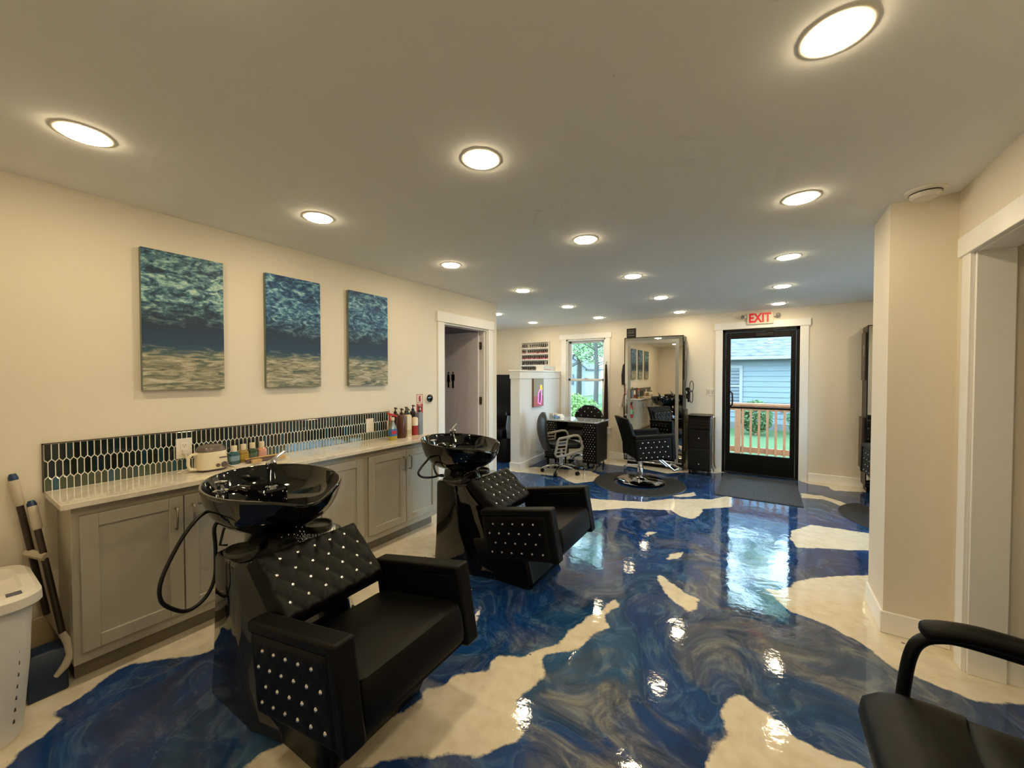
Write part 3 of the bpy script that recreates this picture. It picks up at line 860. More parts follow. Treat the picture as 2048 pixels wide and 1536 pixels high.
# ------------------------------------------------------------------ things on the counter
CZ = .8905
# wax warmer: squat pot with side handle and smoked lid
ww = thing('wax_warmer', 'cream wax warmer with grey lid and side handle', 'wax warmer', (-2.875, 1.012, CZ))
M_cream = mat('cream_plastic', (232,222,196), .35, var=.01)
M_lid = mat('smoked_lid', (104,94,92), .25, var=.03)
g = G(); g.loft([rring(-.058,.058,-.066,.066,0,.045), rring(-.066,.066,-.076,.076,.006,.05), rring(-.066,.066,-.076,.076,.012,.05)]); g.obj('base', mat('dark_violet_plastic', (66,56,70), .4), ww)
g = G(); g.loft([rring(-.066,.066,-.076,.076,.012,.05), rring(-.069,.069,-.080,.080,.02,.05), rring(-.066,.066,-.076,.076,.10,.05), rring(-.064,.064,-.073,.073,.118,.05)]); g.obj('body', M_cream, ww)
g = G(); g.loft([rring(-.064,.064,-.073,.073,.118,.05), rring(-.060,.060,-.069,.069,.135,.048), rring(-.050,.050,-.058,.058,.152,.045), rring(-.03,.03,-.035,.035,.158,.028)]); g.obj('lid', M_lid, ww)
g = G(); g.tube([(.01,-.070,.11),(.01,-.10,.108),(.01,-.116,.095),(.01,-.118,.05),(.01,-.108,.022),(.01,-.075,.016)], .009, 10, sq=1.3); g.obj('handle', M_cream, ww)
for yy, rr in ((.012,.011),(.046,.018)):
    g = G(); g.lathe([(rr,0),(rr,.006),(rr*.8,.010),(.001,.010)],18); g.xf(Matrix.Translation((.066,yy,.034)) @ Matrix.Rotation(PI/2,4,'Y')); g.obj('dial', mat('dial_brown', (96,84,80), .4), ww)
g = G(); g.box(.0665,.068,.02,.06,.075,.083); g.obj('logo_mark', M_lid, ww, smooth=False)
g = G(); g.tube([(-.03,-.06,.012),(-.03,-.10,.006),(-.02,-.135,.004),(-.05,-.15,.004),(-.07,-.12,.006),(-.075,-.09,.004),(-.09,-.085,.03),(-.11,-.088,.075),(-.115,-.091,.112)], .0035, 6)
g.box(-.135,-.112,-.103,-.079,.100,.128); g.obj('power_cord', M_white, ww)

# tray with small bottles, sticks and blocks
tr = G(); tr.loft([rring(-.085,.085,-.17,.17,0,.02), rring(-.09,.09,-.175,.175,.010,.02), rring(-.084,.084,-.169,.169,.010,.02), rring(-.08,.08,-.165,.165,.004,.02)])
tray = tr.obj('serving_tray', M_white, None); tray.location = (-2.885,1.285,CZ)
tag(tray, 'low cream tray holding small bottles beside the wax warmer', 'tray')
def small_bottle(y, x, col, capcol, lb, name='small_bottle'):
    r = thing(name, lb, 'bottle', (x, y, CZ+.0045), 0, 'small bottles on the tray')
    r.scale = (1.15,1.15,1.25)
    m = mat('bottle_'+name+str(col), col, .12, var=.03, coat=.5)
    g = G(); g.loft([rring(-.017,.017,-.022,.022,0,.008), rring(-.019,.019,-.024,.024,.004,.008), rring(-.019,.019,-.024,.024,.055,.009), rring(-.012,.012,-.014,.014,.066,.008)]); g.obj('bottle_body', m, r)
    g = G(); g.loft([rring(-.0193,.0193,-.0243,.0243,.018,.008), rring(-.0193,.0193,-.0243,.0243,.044,.008)], cap0=False, cap1=False); g.obj('label_band', mat('label_'+str(capcol), capcol, .5), r)
    g = G(); g.lathe([(.014,.066),(.015,.070),(.0145,.096),(.001,.097)],16); g.obj('cap', M_cream, r)
small_bottle(1.150,-2.905,(40,92,104),(120,150,170),'small teal bottle with cream cap right beside the wax warmer')
small_bottle(1.212,-2.925,(150,120,40),(176,146,60),'small amber bottle with cream cap second on the tray')
small_bottle(1.272,-2.935,(40,66,46),(86,106,84),'small dark green bottle with cream cap third on the tray')
small_bottle(1.330,-2.935,(206,146,122),(214,160,140),'small pink bottle with cream cap last on the tray')
g = G(); g.box(-.03,.03,-.10,.10,0,.018); o = g.obj('polish_box', mat('mauve_card', (118,100,104), .6), bevel=.002); o.location = (-2.85,1.30,CZ+.0105)
tag(o, 'flat mauve box lying under the wooden files on the tray', 'box')
for k, (dx, dy, rz, z, lb) in enumerate(((.02,.02,1.45,.0365,'upper tan wooden file lying across the mauve box'),(-.012,-.005,1.62,.030,'lower tan wooden file lying across the mauve box'))):
    g = G(); g.box(-.095,.095,-.009,.009,0,.007); o = g.obj('nail_file', mat('tan_wood_file', (196,160,104), .6), bevel=.002); o.location = (-2.84+dx,1.29+dy,CZ+z); o.rotation_euler = (0,0,rz)
    if k == 0: o.rotation_euler = (0,-.03,rz)
    tag(o, lb, 'nail file', 'nail files on the tray')
for k, (y, lb) in enumerate(((1.235,'tan buffing block at the near end of the tray'),(1.385,'tan buffing block at the far end of the tray'))):
    g = G(); g.box(-.014,.014,-.028,.028,0,.024); o = g.obj('buffing_block', mat('tan_block', (190,158,108), .8), bevel=.002); o.location = (-2.795,y,CZ+.0105)
    tag(o, lb, 'buffing block', 'buffing blocks on the tray')

# pump and spray bottles at the restroom end of the counter
def pump_bottle(x, y, w, d, h, col, pump, lb, round_=True, band=None, cap=True):
    r = thing('pump_bottle', lb, 'bottle', (x, y, CZ), 0, 'hair product bottles')
    m = mat('product_'+str(col), col, .3, var=.03); mp = mat('pump_'+str(pump), pump, .35)
    g = G(); rr = min(w,d)*.46 if round_ else min(w,d)*.2
    g.loft([rring(-d/2*.96,d/2*.96,-w/2*.96,w/2*.96,0,rr*.9), rring(-d/2,d/2,-w/2,w/2,.004,rr), rring(-d/2,d/2,-w/2,w/2,h*.90,rr), rring(-d/2*.8,d/2*.8,-w/2*.8,w/2*.8,h*.97,rr*.8), rring(-.012,.012,-.012,.012,h,.0118)]); g.obj('bottle_body', m, r)
    if band:
        g = G(); g.loft([rring(-d/2-.0004,d/2+.0004,-w/2-.0004,w/2+.0004,h*band[0],rr), rring(-d/2-.0004,d/2+.0004,-w/2-.0004,w/2+.0004,h*band[1],rr)], cap0=False, cap1=False); g.obj('label_band', mat('band_'+str(band[2]), band[2], .5), r)
    if cap:
        g = G(); g.lathe([(.015,h-.004),(.015,h+.016),(.006,h+.020),(.006,h+.042),(.011,h+.044),(.011,h+.054),(.001,h+.056)],16)
        g.tube([(0,0,h+.049),(.02,-.006,h+.050),(.036,-.010,h+.044)],.0055,8); g.obj('pump_head', mp, r)
    return r
pump_bottle(-2.86,2.515,.076,.076,.222,(84,46,34),(60,30,22),'tall brown pump bottle at the front of the bottle group')
pump_bottle(-2.962,2.530,.07,.06,.225,(74,42,32),(58,30,24),'tall brown pump bottle standing behind the spray bottle')
pump_bottle(-2.88,2.612,.064,.05,.212,(214,200,168),(70,76,66),'cream carton shaped pump bottle with dark pump', False, (.1,.3,(186,170,138)))
pump_bottle(-2.965,2.665,.062,.06,.222,(58,60,52),(56,66,54),'dark green pump bottle hidden behind the cream bottle')
pump_bottle(-2.86,2.684,.062,.055,.180,(224,210,184),(230,216,190),'white and red squat bottle beside the cream bottle', True, (.03,.55,(150,34,30)), False)
pump_bottle(-2.885,2.765,.060,.055,.225,(122,128,136),(60,60,62),'grey pump bottle at the restroom end of the counter', False)
pump_bottle(-2.97,2.76,.06,.06,.235,(40,40,42),(34,34,36),'black pump bottle behind the grey bottle')
sb = thing('spray_bottle', 'clear spray bottle with red trigger and yellow liquid', 'bottle', (-2.835, 2.390, CZ))
g = G(); g.loft([rring(-.022,.022,-.036,.036,0,.016), rring(-.024,.024,-.040,.040,.004,.016), rring(-.024,.024,-.040,.040,.075,.016)]); g.obj('liquid', mat('yellow_liquid', (170,156,40), .1, coat=.6), sb)
g = G(); g.loft([rring(-.0242,.0242,-.0402,.0402,.035,.016), rring(-.0242,.0242,-.0402,.0402,.10,.016)], cap0=False, cap1=False); g.obj('label_band', mat('blue_label', (54,98,150), .4), sb)
g = G(); g.box(.0242,.0248,-.028,.020,.055,.085); g.obj('label_logo', mat('red_logo', (190,40,44), .4), sb)
g = G(); g.loft([rring(-.024,.024,-.040,.040,.075,.016), rring(-.022,.022,-.034,.034,.12,.016), rring(-.013,.013,-.013,.013,.165,.012), rring(-.013,.013,-.013,.013,.185,.012)]); g.obj('bottle_body', mat('pale_clear_plastic', (176,170,150), .1, coat=.5, trans=.5), sb)
g = G(); g.lathe([(.016,.178),(.017,.200),(.012,.206)],14,cap1=True); g.obj('collar', mat('white_collar', (230,214,196), .4), sb)
g = G(); g.loft([[(.012,-.055,.236),(.012,.045,.205),(.012,.045,.218),(.012,-.050,.252)],[(-.012,-.055,.236),(-.012,.045,.205),(-.012,.045,.218),(-.012,-.050,.252)]])
g.tube([(0,-.030,.232),(0,-.036,.205),(0,-.028,.175)],.006,8); g.obj('trigger_head', mat('red_trigger', (196,40,36), .4), sb)

# fire extinguisher on the end panel of the cabinets
fe = thing('fire_extinguisher', 'red fire extinguisher hung on the end of the cabinets', 'fire extinguisher', (-2.89, 2.925, .40))
g = G(); g.lathe([(.040,0),(.056,.008),(.058,.02),(.058,.27),(.045,.31),(.022,.335),(.022,.35)],24,cap0=True,cap1=True); g.obj('cylinder', mat('extinguisher_red', (170,22,26), .25, coat=.4), fe)
g = G(); g.lathe([(.0585,.10),(.0585,.22)],24); g.obj('label_band', mat('label_green', (120,190,130), .5), fe)
g = G(); g.cyl((0,0,.35),(0,0,.385),.018,12); g.tube([(-.02,0,.39),(.07,0,.405)],.007,8); g.tube([(-.02,0,.38),(.065,0,.37)],.006,8); g.obj('valve_handle', M_black_metal, fe)
g = G(); g.tube([(-.02,0,.37),(-.07,0,.36),(-.085,.0,.28),(-.08,0,.15),(-.072,0,.08)],.009,8); g.obj('hose', M_cord, fe)
g = G(); g.box(-.02,.02,-.062,-.055,.2,.38); g.box(-.06,.06,-.062,-.0555,.12,.14); g.obj('bracket', M_black_metal, fe)

# ------------------------------------------------------------------ shampoo units
DU, DV = .080, .066
def tufted(w, h, t, du, dv, vtop, depth=.012, nu=56, nv=40, rnd=.022):
    """soft slab: u across (x), v up (y), n front (z). studs staggered 5,6,5,6"""
    g = G(); F = []
    for j in range(nv+1):
        for i in range(nu+1):
            u = -w/2+w*i/nu; v = h*j/nv
            s_ = u/du; tt = (vtop-v)/dv
            P = s_-tt/2; Q = s_+tt/2
            k = (abs(math.sin(PI*P))*abs(math.sin(PI*Q)))**.4
            e = min(w/2-abs(u), v, h-v)
            m_ = min(1, max(0, e)/rnd)
            rz = math.sqrt(max(0, 1-(1-m_)**2))
            F.append((u, v, t*.35+t*.65*rz - depth*(1-k)*min(1, e/.03)))
    n1 = len(F)
    g.v += F
    for j in range(nv):
        for i in range(nu):
            a = j*(nu+1)+i
            g.f.append((a,a+1,a+nu+2,a+nu+1)); g.mi.append(0)
    border = [i for i in range(nu+1)] + [j*(nu+1)+nu for j in range(1,nv+1)] + [nv*(nu+1)+i for i in range(nu-1,-1,-1)] + [j*(nu+1) for j in range(nv-1,0,-1)]
    nb = len(border); b0 = len(g.v)
    for k in border: g.v.append((F[k][0], F[k][1], 0))
    for q in range(nb):
        a, b = border[q], border[(q+1)%nb]
        g.f.append((b,a,b0+q,b0+(q+1)%nb)); g.mi.append(0)
    g.f.append(tuple(b0+q for q in range(nb))); g.mi.append(0)
    return g
def stud_mesh():
    g = G(); g.lathe([(.0070,-.003),(.0080,.0005),(.0064,.0040),(.0030,.0060),(.0005,.0063)],10,cap0=True)
    return g
def lattice(du, dv, vtop, rows=4):
    P = []
    for r in range(rows):
        n = 5 if r % 2 == 0 else 6
        for k in range(n): P.append(((k-(n-1)/2)*du, vtop-r*dv))
    return P
STUD = None
def put_studs(parent, pts, M, scale=1.0):
    global STUD
    for u, v, n in pts:
        if STUD is None:
            STUD = o = stud_mesh().obj('stud', M_crystal, parent, angle=25)
        else:
            o = STUD.copy(); COL.objects.link(o); o.parent = parent
        o.matrix_local = M @ Matrix.Translation((u, v, n)) @ Matrix.Scale(scale, 4)
def basis(o, ex, ey, ez):
    M = Matrix.Identity(4)
    for i, e in enumerate((ex, ey, ez)):
        for k in range(3): M[k][i] = e[k]
    for k in range(3): M[k][3] = o[k]
    return M

def arm_pair(root, T, La, Ha, bo, th, du, dv, vt, name='armrest', panel=True, sscale=1.0):
    """two upholstered arms; T maps (forward a, side b, up c) into the unit's frame"""
    for s in (-1, 1):
        g = G()
        b0, b1 = sorted((s*(bo-th), s*bo))
        L = [(-La,0),(0,0),(0,-Ha),(-.052,-Ha),(-.052,-.045),(-La,-.045)]
        g.prism(L, 'y', b0, b1); g.xf(T)
        arm = g.obj(name, M_black_leather, root, bevel=.012, seg=3)
        g = G(); i0, i1 = sorted((s*(bo-th+.004), s*(bo-.012)))
        g.box(-La+.004,-.05,i0,i1,-Ha+.003,-.043); g.xf(T); g.obj('arm_core', M_black_leather, arm, bevel=.004)
        # outer pad
        w, h = La-.06, Ha-.055
        pad = tufted(w, h, .012, du, dv, vt, .004, 34, 22, .012)
        ex = (s*-1, 0, 0) if False else ((1,0,0) if s < 0 else (-1,0,0))
        Mloc = basis((-La/2-.024, s*(bo-.014), -Ha+.006), ex, (0,0,1), (0,s,0))
        pad.xf(T @ Mloc)
        pd = pad.obj('side_panel', M_black_leather, arm)
        put_studs(arm, [(u, v, .009) for u, v in lattice(du, dv, vt)], T @ Mloc, sscale)

def shampoo_unit(loc, label):
    r = thing('shampoo_station', label, 'shampoo station', loc, .02, 'shampoo stations')
    th = .18
    T = Matrix.Translation((0,0,.625)) @ Matrix.Rotation(-th, 4, 'Y')
    # floor base under the seat
    g = G(); g.loft([rring(-.95,-.20,-.245,.245,0,.03), rring(-.95,-.18,-.25,.25,.05,.03), rring(-.95,-.24,-.235,.235,.255,.03)]); g.obj('floor_base', M_black_lam, r, bevel=.004)
    # pedestal: broad rear column with slanted front and two tray ledges
    g = G()
    R = []
    for z, xb, xm, xf_, w, wf in ((0,-1.06,-.62,-.47,.285,.25),(.05,-1.06,-.62,-.47,.285,.25),(.14,-1.055,-.70,-.49,.28,.13),(.30,-1.05,-.78,-.53,.275,.11),(.48,-1.05,-.80,-.62,.27,.11),(.625,-1.05,-.82,-.72,.268,.14),(.645,-1.042,-.825,-.73,.26,.135)):
        c_ = .05
        half = [(xf_,wf-.02),(xf_-.012,wf),(xm+.02,w-.012),(xm-.02,w),(xb+c_,w),(xb+c_*.3,w-c_*.3),(xb,w-c_)]
        R.append([(x_,y_,z) for x_,y_ in half]+[(x_,-y_,z) for x_,y_ in reversed(half)])
    g.loft(R); g.obj('pedestal', M_black_gloss, r, bevel=.004)
    for s in (-1,1):
        g = G(); g.lathe([(.0,.002),(.062,.002),(.066,.006),(.066,.016),(.072,.018),(.074,.012),(.074,0)],24,c=(-.93,s*.188,.645),sx=1.1,sy=.95); g.obj('tray_cup', mat('tray_grey_plastic', (62,60,54), .25), r)
    # bowl
    BX, BZ, A, B_ = -1.005, .925, .345, .305
    n = 64
    def ring(k, z, edge=0.0, lower=0.0, fwd=0.0):
        P = []
        for i in range(n):
            t = 2*PI*i/n
            dip = math.exp(-(math.atan2(math.sin(t), math.cos(t))/.42)**2)
            P.append((BX+fwd+A*k*math.cos(t), B_*k*math.sin(t), z - .045*dip*edge - .020*math.cos(t)*edge))
        return P
    g = G()
    rings = [ring(.46,.640,0,0,.02), ring(.44,.70,0,0,.02), ring(.50,.715,.0,0,.01), ring(.66,.735,.05), ring(.80,.770,.15), ring(.90,.815,.4), ring(.965,.872,.8), ring(.992,BZ-.010,1), ring(1.0,BZ,1), ring(.99,BZ+.008,1), ring(.965,BZ+.008,1), ring(.945,BZ-.004,1), ring(.90,.862,.8), ring(.78,.818,.4), ring(.60,.785,.15), ring(.35,.770,0), ring(.10,.766,0)]
    g.loft(rings); bowl = g.obj('bowl', M_black_gloss, r, angle=60)
    g = G(); g.lathe([(.042,.772),(.040,.776),(.012,.774),(.001,.773)],20,c=(BX,0,0)); g.obj('drain', M_chrome, bowl)
    # faucet deck at the back of the bowl
    g = G(); g.loft([rring(-1.27,-1.06,-.035,.115,.79,.05), rring(-1.25,-1.06,-.035,.115,.855,.05), rring(-1.24,-1.07,-.028,.108,.865,.045)]); g.obj('faucet_deck', M_black_gloss, bowl)
    fx, fy = -1.125, .045
    g = G(); g.lathe([(.032,.865),(.032,.871),(.021,.877),(.021,.965),(.026,.972),(.026,1.003),(.018,1.011),(.001,1.013)],20,c=(fx,fy,0))
    g.tube([(fx,fy,1.0),(fx-.01,fy+.04,1.026),(fx-.02,fy+.08,1.046)],[.013,.009,.006],10,sq=1.5); g.obj('faucet', M_chrome, bowl)
    vx, vy = -1.13, -.19
    g = G(); g.lathe([(.030,.855),(.030,.892),(.036,.898),(.036,.906),(.018,.912),(.016,.934),(.026,.938),(.027,.950),(.001,.955)],20,c=(vx,vy,0)); g.obj('vacuum_breaker', M_chrome, bowl)
    g = G(); g.tube([(vx+.02,vy+.03,.90),(vx+.05,vy+.06,.905),(vx+.075,vy+.09,.890)],[.016,.020,.028],12); g.obj('spray_head', M_black_gloss, bowl)
    # seat
    g = G()
    R = [rring(-.52,-.004,-.262,.262,-.305,.03), rring(-.52,.004,-.264,.264,-.28,.035), rring(-.52,.008,-.264,.264,-.19,.04), rring(-.52,-.004,-.262,.262,-.158,.04), rring(-.51,-.03,-.25,.25,-.146,.05)]
    g.loft(R); g.xf(T); g.obj('seat', M_black_leather, r)
    g = G(); g.box(-.50,-.03,-.26,.26,-.335,-.30); g.xf(T); g.obj('seat_pan', M_black_lam, r)
    arm_pair(r, T, .565, .345, .340, .080, DU, .064, .240)
    # reclined tufted backrest
    ey = Vector((-.24,0,.205)).normalized(); ez = Vector((.205,0,.24)).normalized()
    Mb = basis((-.452,0,.486), (0,1,0), ey, ez)
    Mb = Mb @ Matrix.Translation((0,0,-.065))
    g = tufted(.505, .325, .085, DU*.99, DV, .272, .016, 64, 44, .035); g.xf(Mb)
    bk = g.obj('backrest', M_black_leather, r)
    put_studs(bk, [(u, v, .0705) for u, v in lattice(DU*.99, DV, .272)], Mb)
    g = G(); g.box(-.22,.22,.03,.29,-.02,.002); g.xf(Mb); g.obj('back_shell', M_black_lam, bk, bevel=.006)
    # recline lever
    g = G(); g.tube([(-.10,.0,.30),(-.06,.06,.275),(-.03,.10,.262)],.007,8); g.box(-.05,-.01,.085,.125,.255,.27); g.obj('recline_lever', M_chrome, r)
    return r, bowl
u1, bowl1 = shampoo_unit((-1.125, 1.045, 0), 'black shampoo chair with glossy basin nearest the camera, hose hanging low')
u2 = copy_tree(u1); u2.location = (-1.131, 2.53, 0)
u2['label'] = 'black shampoo chair with glossy basin, farther one near the restroom door'
def hose(parent, pts):
    g = G()
    P = [Vector(p) for p in pts]; Q = []
    for i in range(len(P)-1):
        p0, p1, p2, p3 = P[max(i-1,0)], P[i], P[i+1], P[min(i+2,len(P)-1)]
        for k in range(6):
            t = k/6
            Q.append(.5*((2*p1)+(-p0+p2)*t+(2*p0-5*p1+4*p2-p3)*t*t+(-p0+3*p1-3*p2+p3)*t**3))
    Q.append(P[-1])
    g.tube([tuple(q) for q in Q], .0085, 10)
    return g.obj('hose', M_cord, parent)
hose(u1, [(-1.10,-.19,.84),(-1.10,-.25,.83),(-1.09,-.31,.80),(-1.08,-.375,.72),(-1.07,-.44,.59),(-1.07,-.445,.50),(-1.07,-.405,.44),(-1.07,-.35,.404),(-1.07,-.285,.43),(-1.07,-.245,.51),(-1.07,-.24,.65),(-1.06,-.245,.76),(-1.04,-.20,.80)])
g = G(); g.tube([(-1.09,-.16,.79),(-1.085,-.20,.72),(-1.075,-.22,.655),(-1.07,-.19,.645)],.006,8); g.obj('supply_line', M_cord, u1)
hose(u2, [(-1.10,-.19,.84),(-1.10,-.25,.83),(-1.10,-.30,.80),(-1.10,-.36,.76),(-1.10,-.39,.72),(-1.09,-.35,.685),(-1.07,-.26,.668),(-1.05,-.18,.672),(-1.00,-.22,.676),(-1.02,-.27,.70),(-1.06,-.26,.76),(-1.06,-.22,.80)])

# ------------------------------------------------------------------ hamper, broom, dustpan
hp = thing('laundry_hamper', 'tall white plastic hamper with lid against the left wall', 'hamper', (-2.665, .028, 0))
hp.scale = (1,1,1.05)
M_hamper = mat('white_hamper_plastic', (240,240,240), .4, var=.02)
g = G()
g.loft([rring(-.175,.165,-.215,.200,0,.08,6), rring(-.185,.175,-.225,.210,.02,.085,6), rring(-.205,.200,-.245,.230,.30,.085,6), rring(-.215,.210,-.255,.238,.525,.085,6)]); g.obj('body', M_hamper, hp)
g = G(); g.loft([rring(-.235,.230,-.275,.258,.525,.09,6), rring(-.240,.236,-.280,.263,.532,.09,6), rring(-.238,.234,-.278,.261,.566,.09,6), rring(-.222,.218,-.262,.245,.580,.085,6), rring(-.190,.186,-.230,.213,.583,.08,6), rring(-.180,.176,-.220,.203,.576,.08,6)]); g.obj('lid', M_white, hp, angle=30)
g = G(); g.box(.170,.205,.165,.205,.5805,.5835); g.xf(Matrix.Identity(4)); g.obj('lid_latch', mat('latch_blue_grey', (88,92,110), .4), hp, bevel=.001)
for k in range(9):
    z = .09+.045*k; yy = .2155+.011*(z-.02)/.28 if z < .3 else .2265+.008*(z-.3)/.225
    g = G(); g.box(.128,.134,yy+.0,yy+.004,z-.008,z+.008)
    xx = .149+.025*min(1,z/.3)+.01*max(0,(z-.3)/.225)
    g = G(); g.box(xx-.002,xx+.010,.160+.02*min(1,z/.3),.176+.02*min(1,z/.3),z-.010,z+.004); g.obj('vent_slot', mat('slot_shadow', (70,70,70), .7), hp, smooth=False)

def stick(name, label, cat, top, bot, foot):
    r = thing(name, label, cat, foot)
    t, b = Vector(top)-Vector(foot), Vector(bot)-Vector(foot)
    d = (t-b)
    g = G(); g.cyl(b, b+d*.80, .0125, 12); g.obj('pole', mat('brown_metal_pole', (58,48,42), .35, .3), r)
    g = G(); g.tube([b+d*.78, b+d*.80, b+d*.955, b+d*.965], [.014,.018,.0175,.013], 12); g.obj('grip', mat('light_grip', (196,186,166), .5), r)
    g = G(); g.tube([b+d*.955, b+d*.975, b+d*.995, t], [.0165,.0165,.012,.010], 12); g.obj('end_cap', mat('blue_plastic', (24,58,98), .35), r)
    return r, t, b
br, t, b = stick('broom', 'angle broom with brown pole and blue cap leaning on the wall', 'broom', (-3.00,.262,1.005), (-2.95,.352,.30), (-2.92,.322,0))
M_navy = mat('navy_plastic', (16,40,66), .4, var=.05)
g = G(); R = []
for z, y0, y1, w in ((.30,-.018,.022,.020),(.26,-.03,.035,.028),(.20,-.05,.055,.034),(.16,-.06,.068,.036)):
    R.append([(-.03-w/2,y0,z),(-.03+w/2,y0,z),(-.03+w/2,y1,z),(-.03-w/2,y1,z)])
g.loft(R); g.obj('broom_head', mat('broom_head_tan', (168,150,118), .5), br, bevel=.006)
g = G(); rr = random.Random(3)
for k in range(160):
    x = -.03+rr.uniform(-.015,.015); y = rr.uniform(-.058,.066)
    g.tube([(x,y,.165),(x+rr.uniform(-.012,.012),y*1.25+rr.uniform(-.01,.01),.004)],.0016,4)
bt = g.obj('bristles', mat('dark_bristles', (26,34,44), .8), br); bt['kind'] = 'stuff'
dp, t, b = stick('dustpan', 'upright navy dustpan with tan arm and long handle beside the cabinets', 'dustpan', (-2.985,.315,.865), (-2.80,.380,.245), (-2.80,.350,0))
g = G()
def panring(z, x0, x1, y0, y1): return [(x0,y0,z),(x1,y0,z),(x1,y1,z),(x0,y1,z)]
g.prism([(-.075,.002),(.065,.002),(.06,.030),(.045,.12),(.01,.185),(-.06,.20),(-.082,.10)], 'y', -.085, .040); g.obj('pan', M_navy, dp, bevel=.008)
g = G(); g.tube([(0.0,.03,.245),(.02,.045,.20),(.045,.050,.15),(.052,.030,.11),(.050,.0,.075)],[.016,.020,.022,.020,.014],10,sq=.7); g.obj('hinge_arm', mat('light_grip', (196,186,166), .5), dp)
g = G(); g.tube([(-.092,-.002,.60),(-.185,-.050,.617)],[.019,.019],8); g.obj('clip', mat('light_grip', (196,186,166), .5), dp)
# ------------------------------------------------------------------ styling stations (tall mirror on a slim black cabinet)
def styling_station(x0, x1, label, rz=0.0):
    yf = 6.47
    r = thing('styling_station', label, 'styling station', ((x0+x1)/2, 6.62, 0), 0, 'styling stations')
    w = (x1-x0)/2; d = .145; zt, zb = 2.105, .08
    g = G(); g.box(-w+.004,w-.004,-d+.014,d,zb+.002,zt-.002); g.obj('cabinet_body', mat('station_bronze', (62,56,48), .4, .2, var=.05), r, bevel=.003)
    g = G()
    for b_ in ((-w,-w+.012,-d-.004,-d+.016,zb,zt),(w-.012,w,-d-.004,-d+.016,zb,zt),(-w,w,-d-.004,-d+.016,zt-.012,zt),(-w,w,-d-.004,-d+.016,zb,zb+.02)): g.box(*b_)
    g.obj('mirror_frame', M_black_metal, r, bevel=.002)
    m_ = bpy.data.objects.new('tmp', None)
    bpy.data.objects.remove(m_)
    g = G(); g.box(-w+.012,w-.012,-d,-d+.010,zb+.02,zt-.012); mir = g.obj('mirror', M_mirror, r, smooth=False)
    for nm, b_ in (('light_band',(-w+.055,-w+.105,-d-.0012,-d+.002,zb+.02,zt-.07)),('light_band',(w-.115,-0+w-.065,-d-.0012,-d+.002,zb+.02,zt-.07)),('light_band',(-w+.055,w-.065,-d-.0013,-d+.002,zt-.105,zt-.055))):
        g = G(); g.box(*b_); g.obj(nm, M_frost, mir, smooth=False)
    for s in (-1,1):
        g = G(); g.box(s*w-.002*(s>0)-.016*(s<0)+(0 if s>0 else 0), s*w+.016*(s>0)+.002*(s<0), -.10,.10,1.42,2.02); g.obj('side_door', mat('station_side', (84,78,68), .35, .3), r, bevel=.004)
        g = G(); g.box(min(s*(w+.014),s*(w+.024)),max(s*(w+.014),s*(w+.024)),-.075,-.06,1.72,1.86); g.obj('door_pull', M_nickel, r, bevel=.002)
        g = G(); g.box(min(s*w,s*(w+.03)),max(s*w,s*(w+.03)),-.09,.10,.30,.95); g.obj('side_drawer', mat('station_side', (84,78,68), .35, .3), r, bevel=.004)
    g = G(); g.box(-w+.03,w-.03,-.05,d,0,.08); g.obj('plinth', M_black_metal, r)
    g = G(); g.tube([(-w+.1,-.02,.10),(-w+.1,-.26,.10),(w-.1,-.26,.10),(w-.1,-.02,.10)],.012,10); g.obj('foot_rail', M_chrome, r)
    return r
st1 = styling_station(-1.945,-1.032,'tall framed mirror styling station left of the exit door')
st1.rotation_euler = (0,0,-.005)
st2 = copy_tree(st1); st2.location = (1.087+.4565,6.62,0); st2.rotation_euler = (0,0,0)
st2['label'] = 'mirror styling station mostly hidden behind the pillar'
# hot tools with cords on the right side of the station
ht = thing('tool_holder', 'black hair dryer holder with looping cords on the mirror side', 'tool holder', (-1.014, 6.60, 1.17))
g = G(); g.box(.016,.06,-.08,.06,-.05,.03); g.obj('rack', M_black_metal, ht, bevel=.004)
g = G(); g.tube([(.05,-.05,-.10),(.05,-.05,.04),(.05,-.07,.09)],[.018,.02,.026],12); g.tube([(.05,-.16,.10),(.05,-.02,.085)],[.032,.028],12); g.obj('hair_dryer', M_black_gloss, ht)
for k, (cz, rr, ry) in enumerate(((.14,.085,.055),(-.02,.095,.05))):
    g = G(); P = []
    for i in range(26):
        t = 2*PI*i/26
        P.append((.045+ry*(1+math.cos(t))*.9*.6, .02+.05*math.sin(t*.5), cz+rr*math.sin(t)))
    g.tube(P, .005, 8, closed=True); g.obj('cord_loop', M_cord, ht)
# small sign on top of the mirror
sg_ = thing('box_sign', 'small black box sign with grey lettering standing on the mirror', 'sign', (-1.845, 6.52, 2.105))
g = G(); g.box(-.074,.074,-.018,.018,0,.155); g.obj('block', M_black_lam, sg_, bevel=.002)
Mx = Matrix.Translation((0,-.0185,.085)) @ Matrix.Rotation(PI/2,4,'X')
text_mesh('lettering', 'HAIR', .052, mat('sign_grey_print', (120,116,108), .6), sg_, Mx, .0004, .95)
g = G(); g.box(-.055,.055,-.0188,-.0178,.118,.124); g.obj('print_line', mat('sign_grey_print', (120,116,108), .6), sg_)
g = G(); g.box(-.055,.055,-.0188,-.0178,.036,.042); g.obj('print_line', mat('sign_grey_print', (120,116,108), .6), sg_)

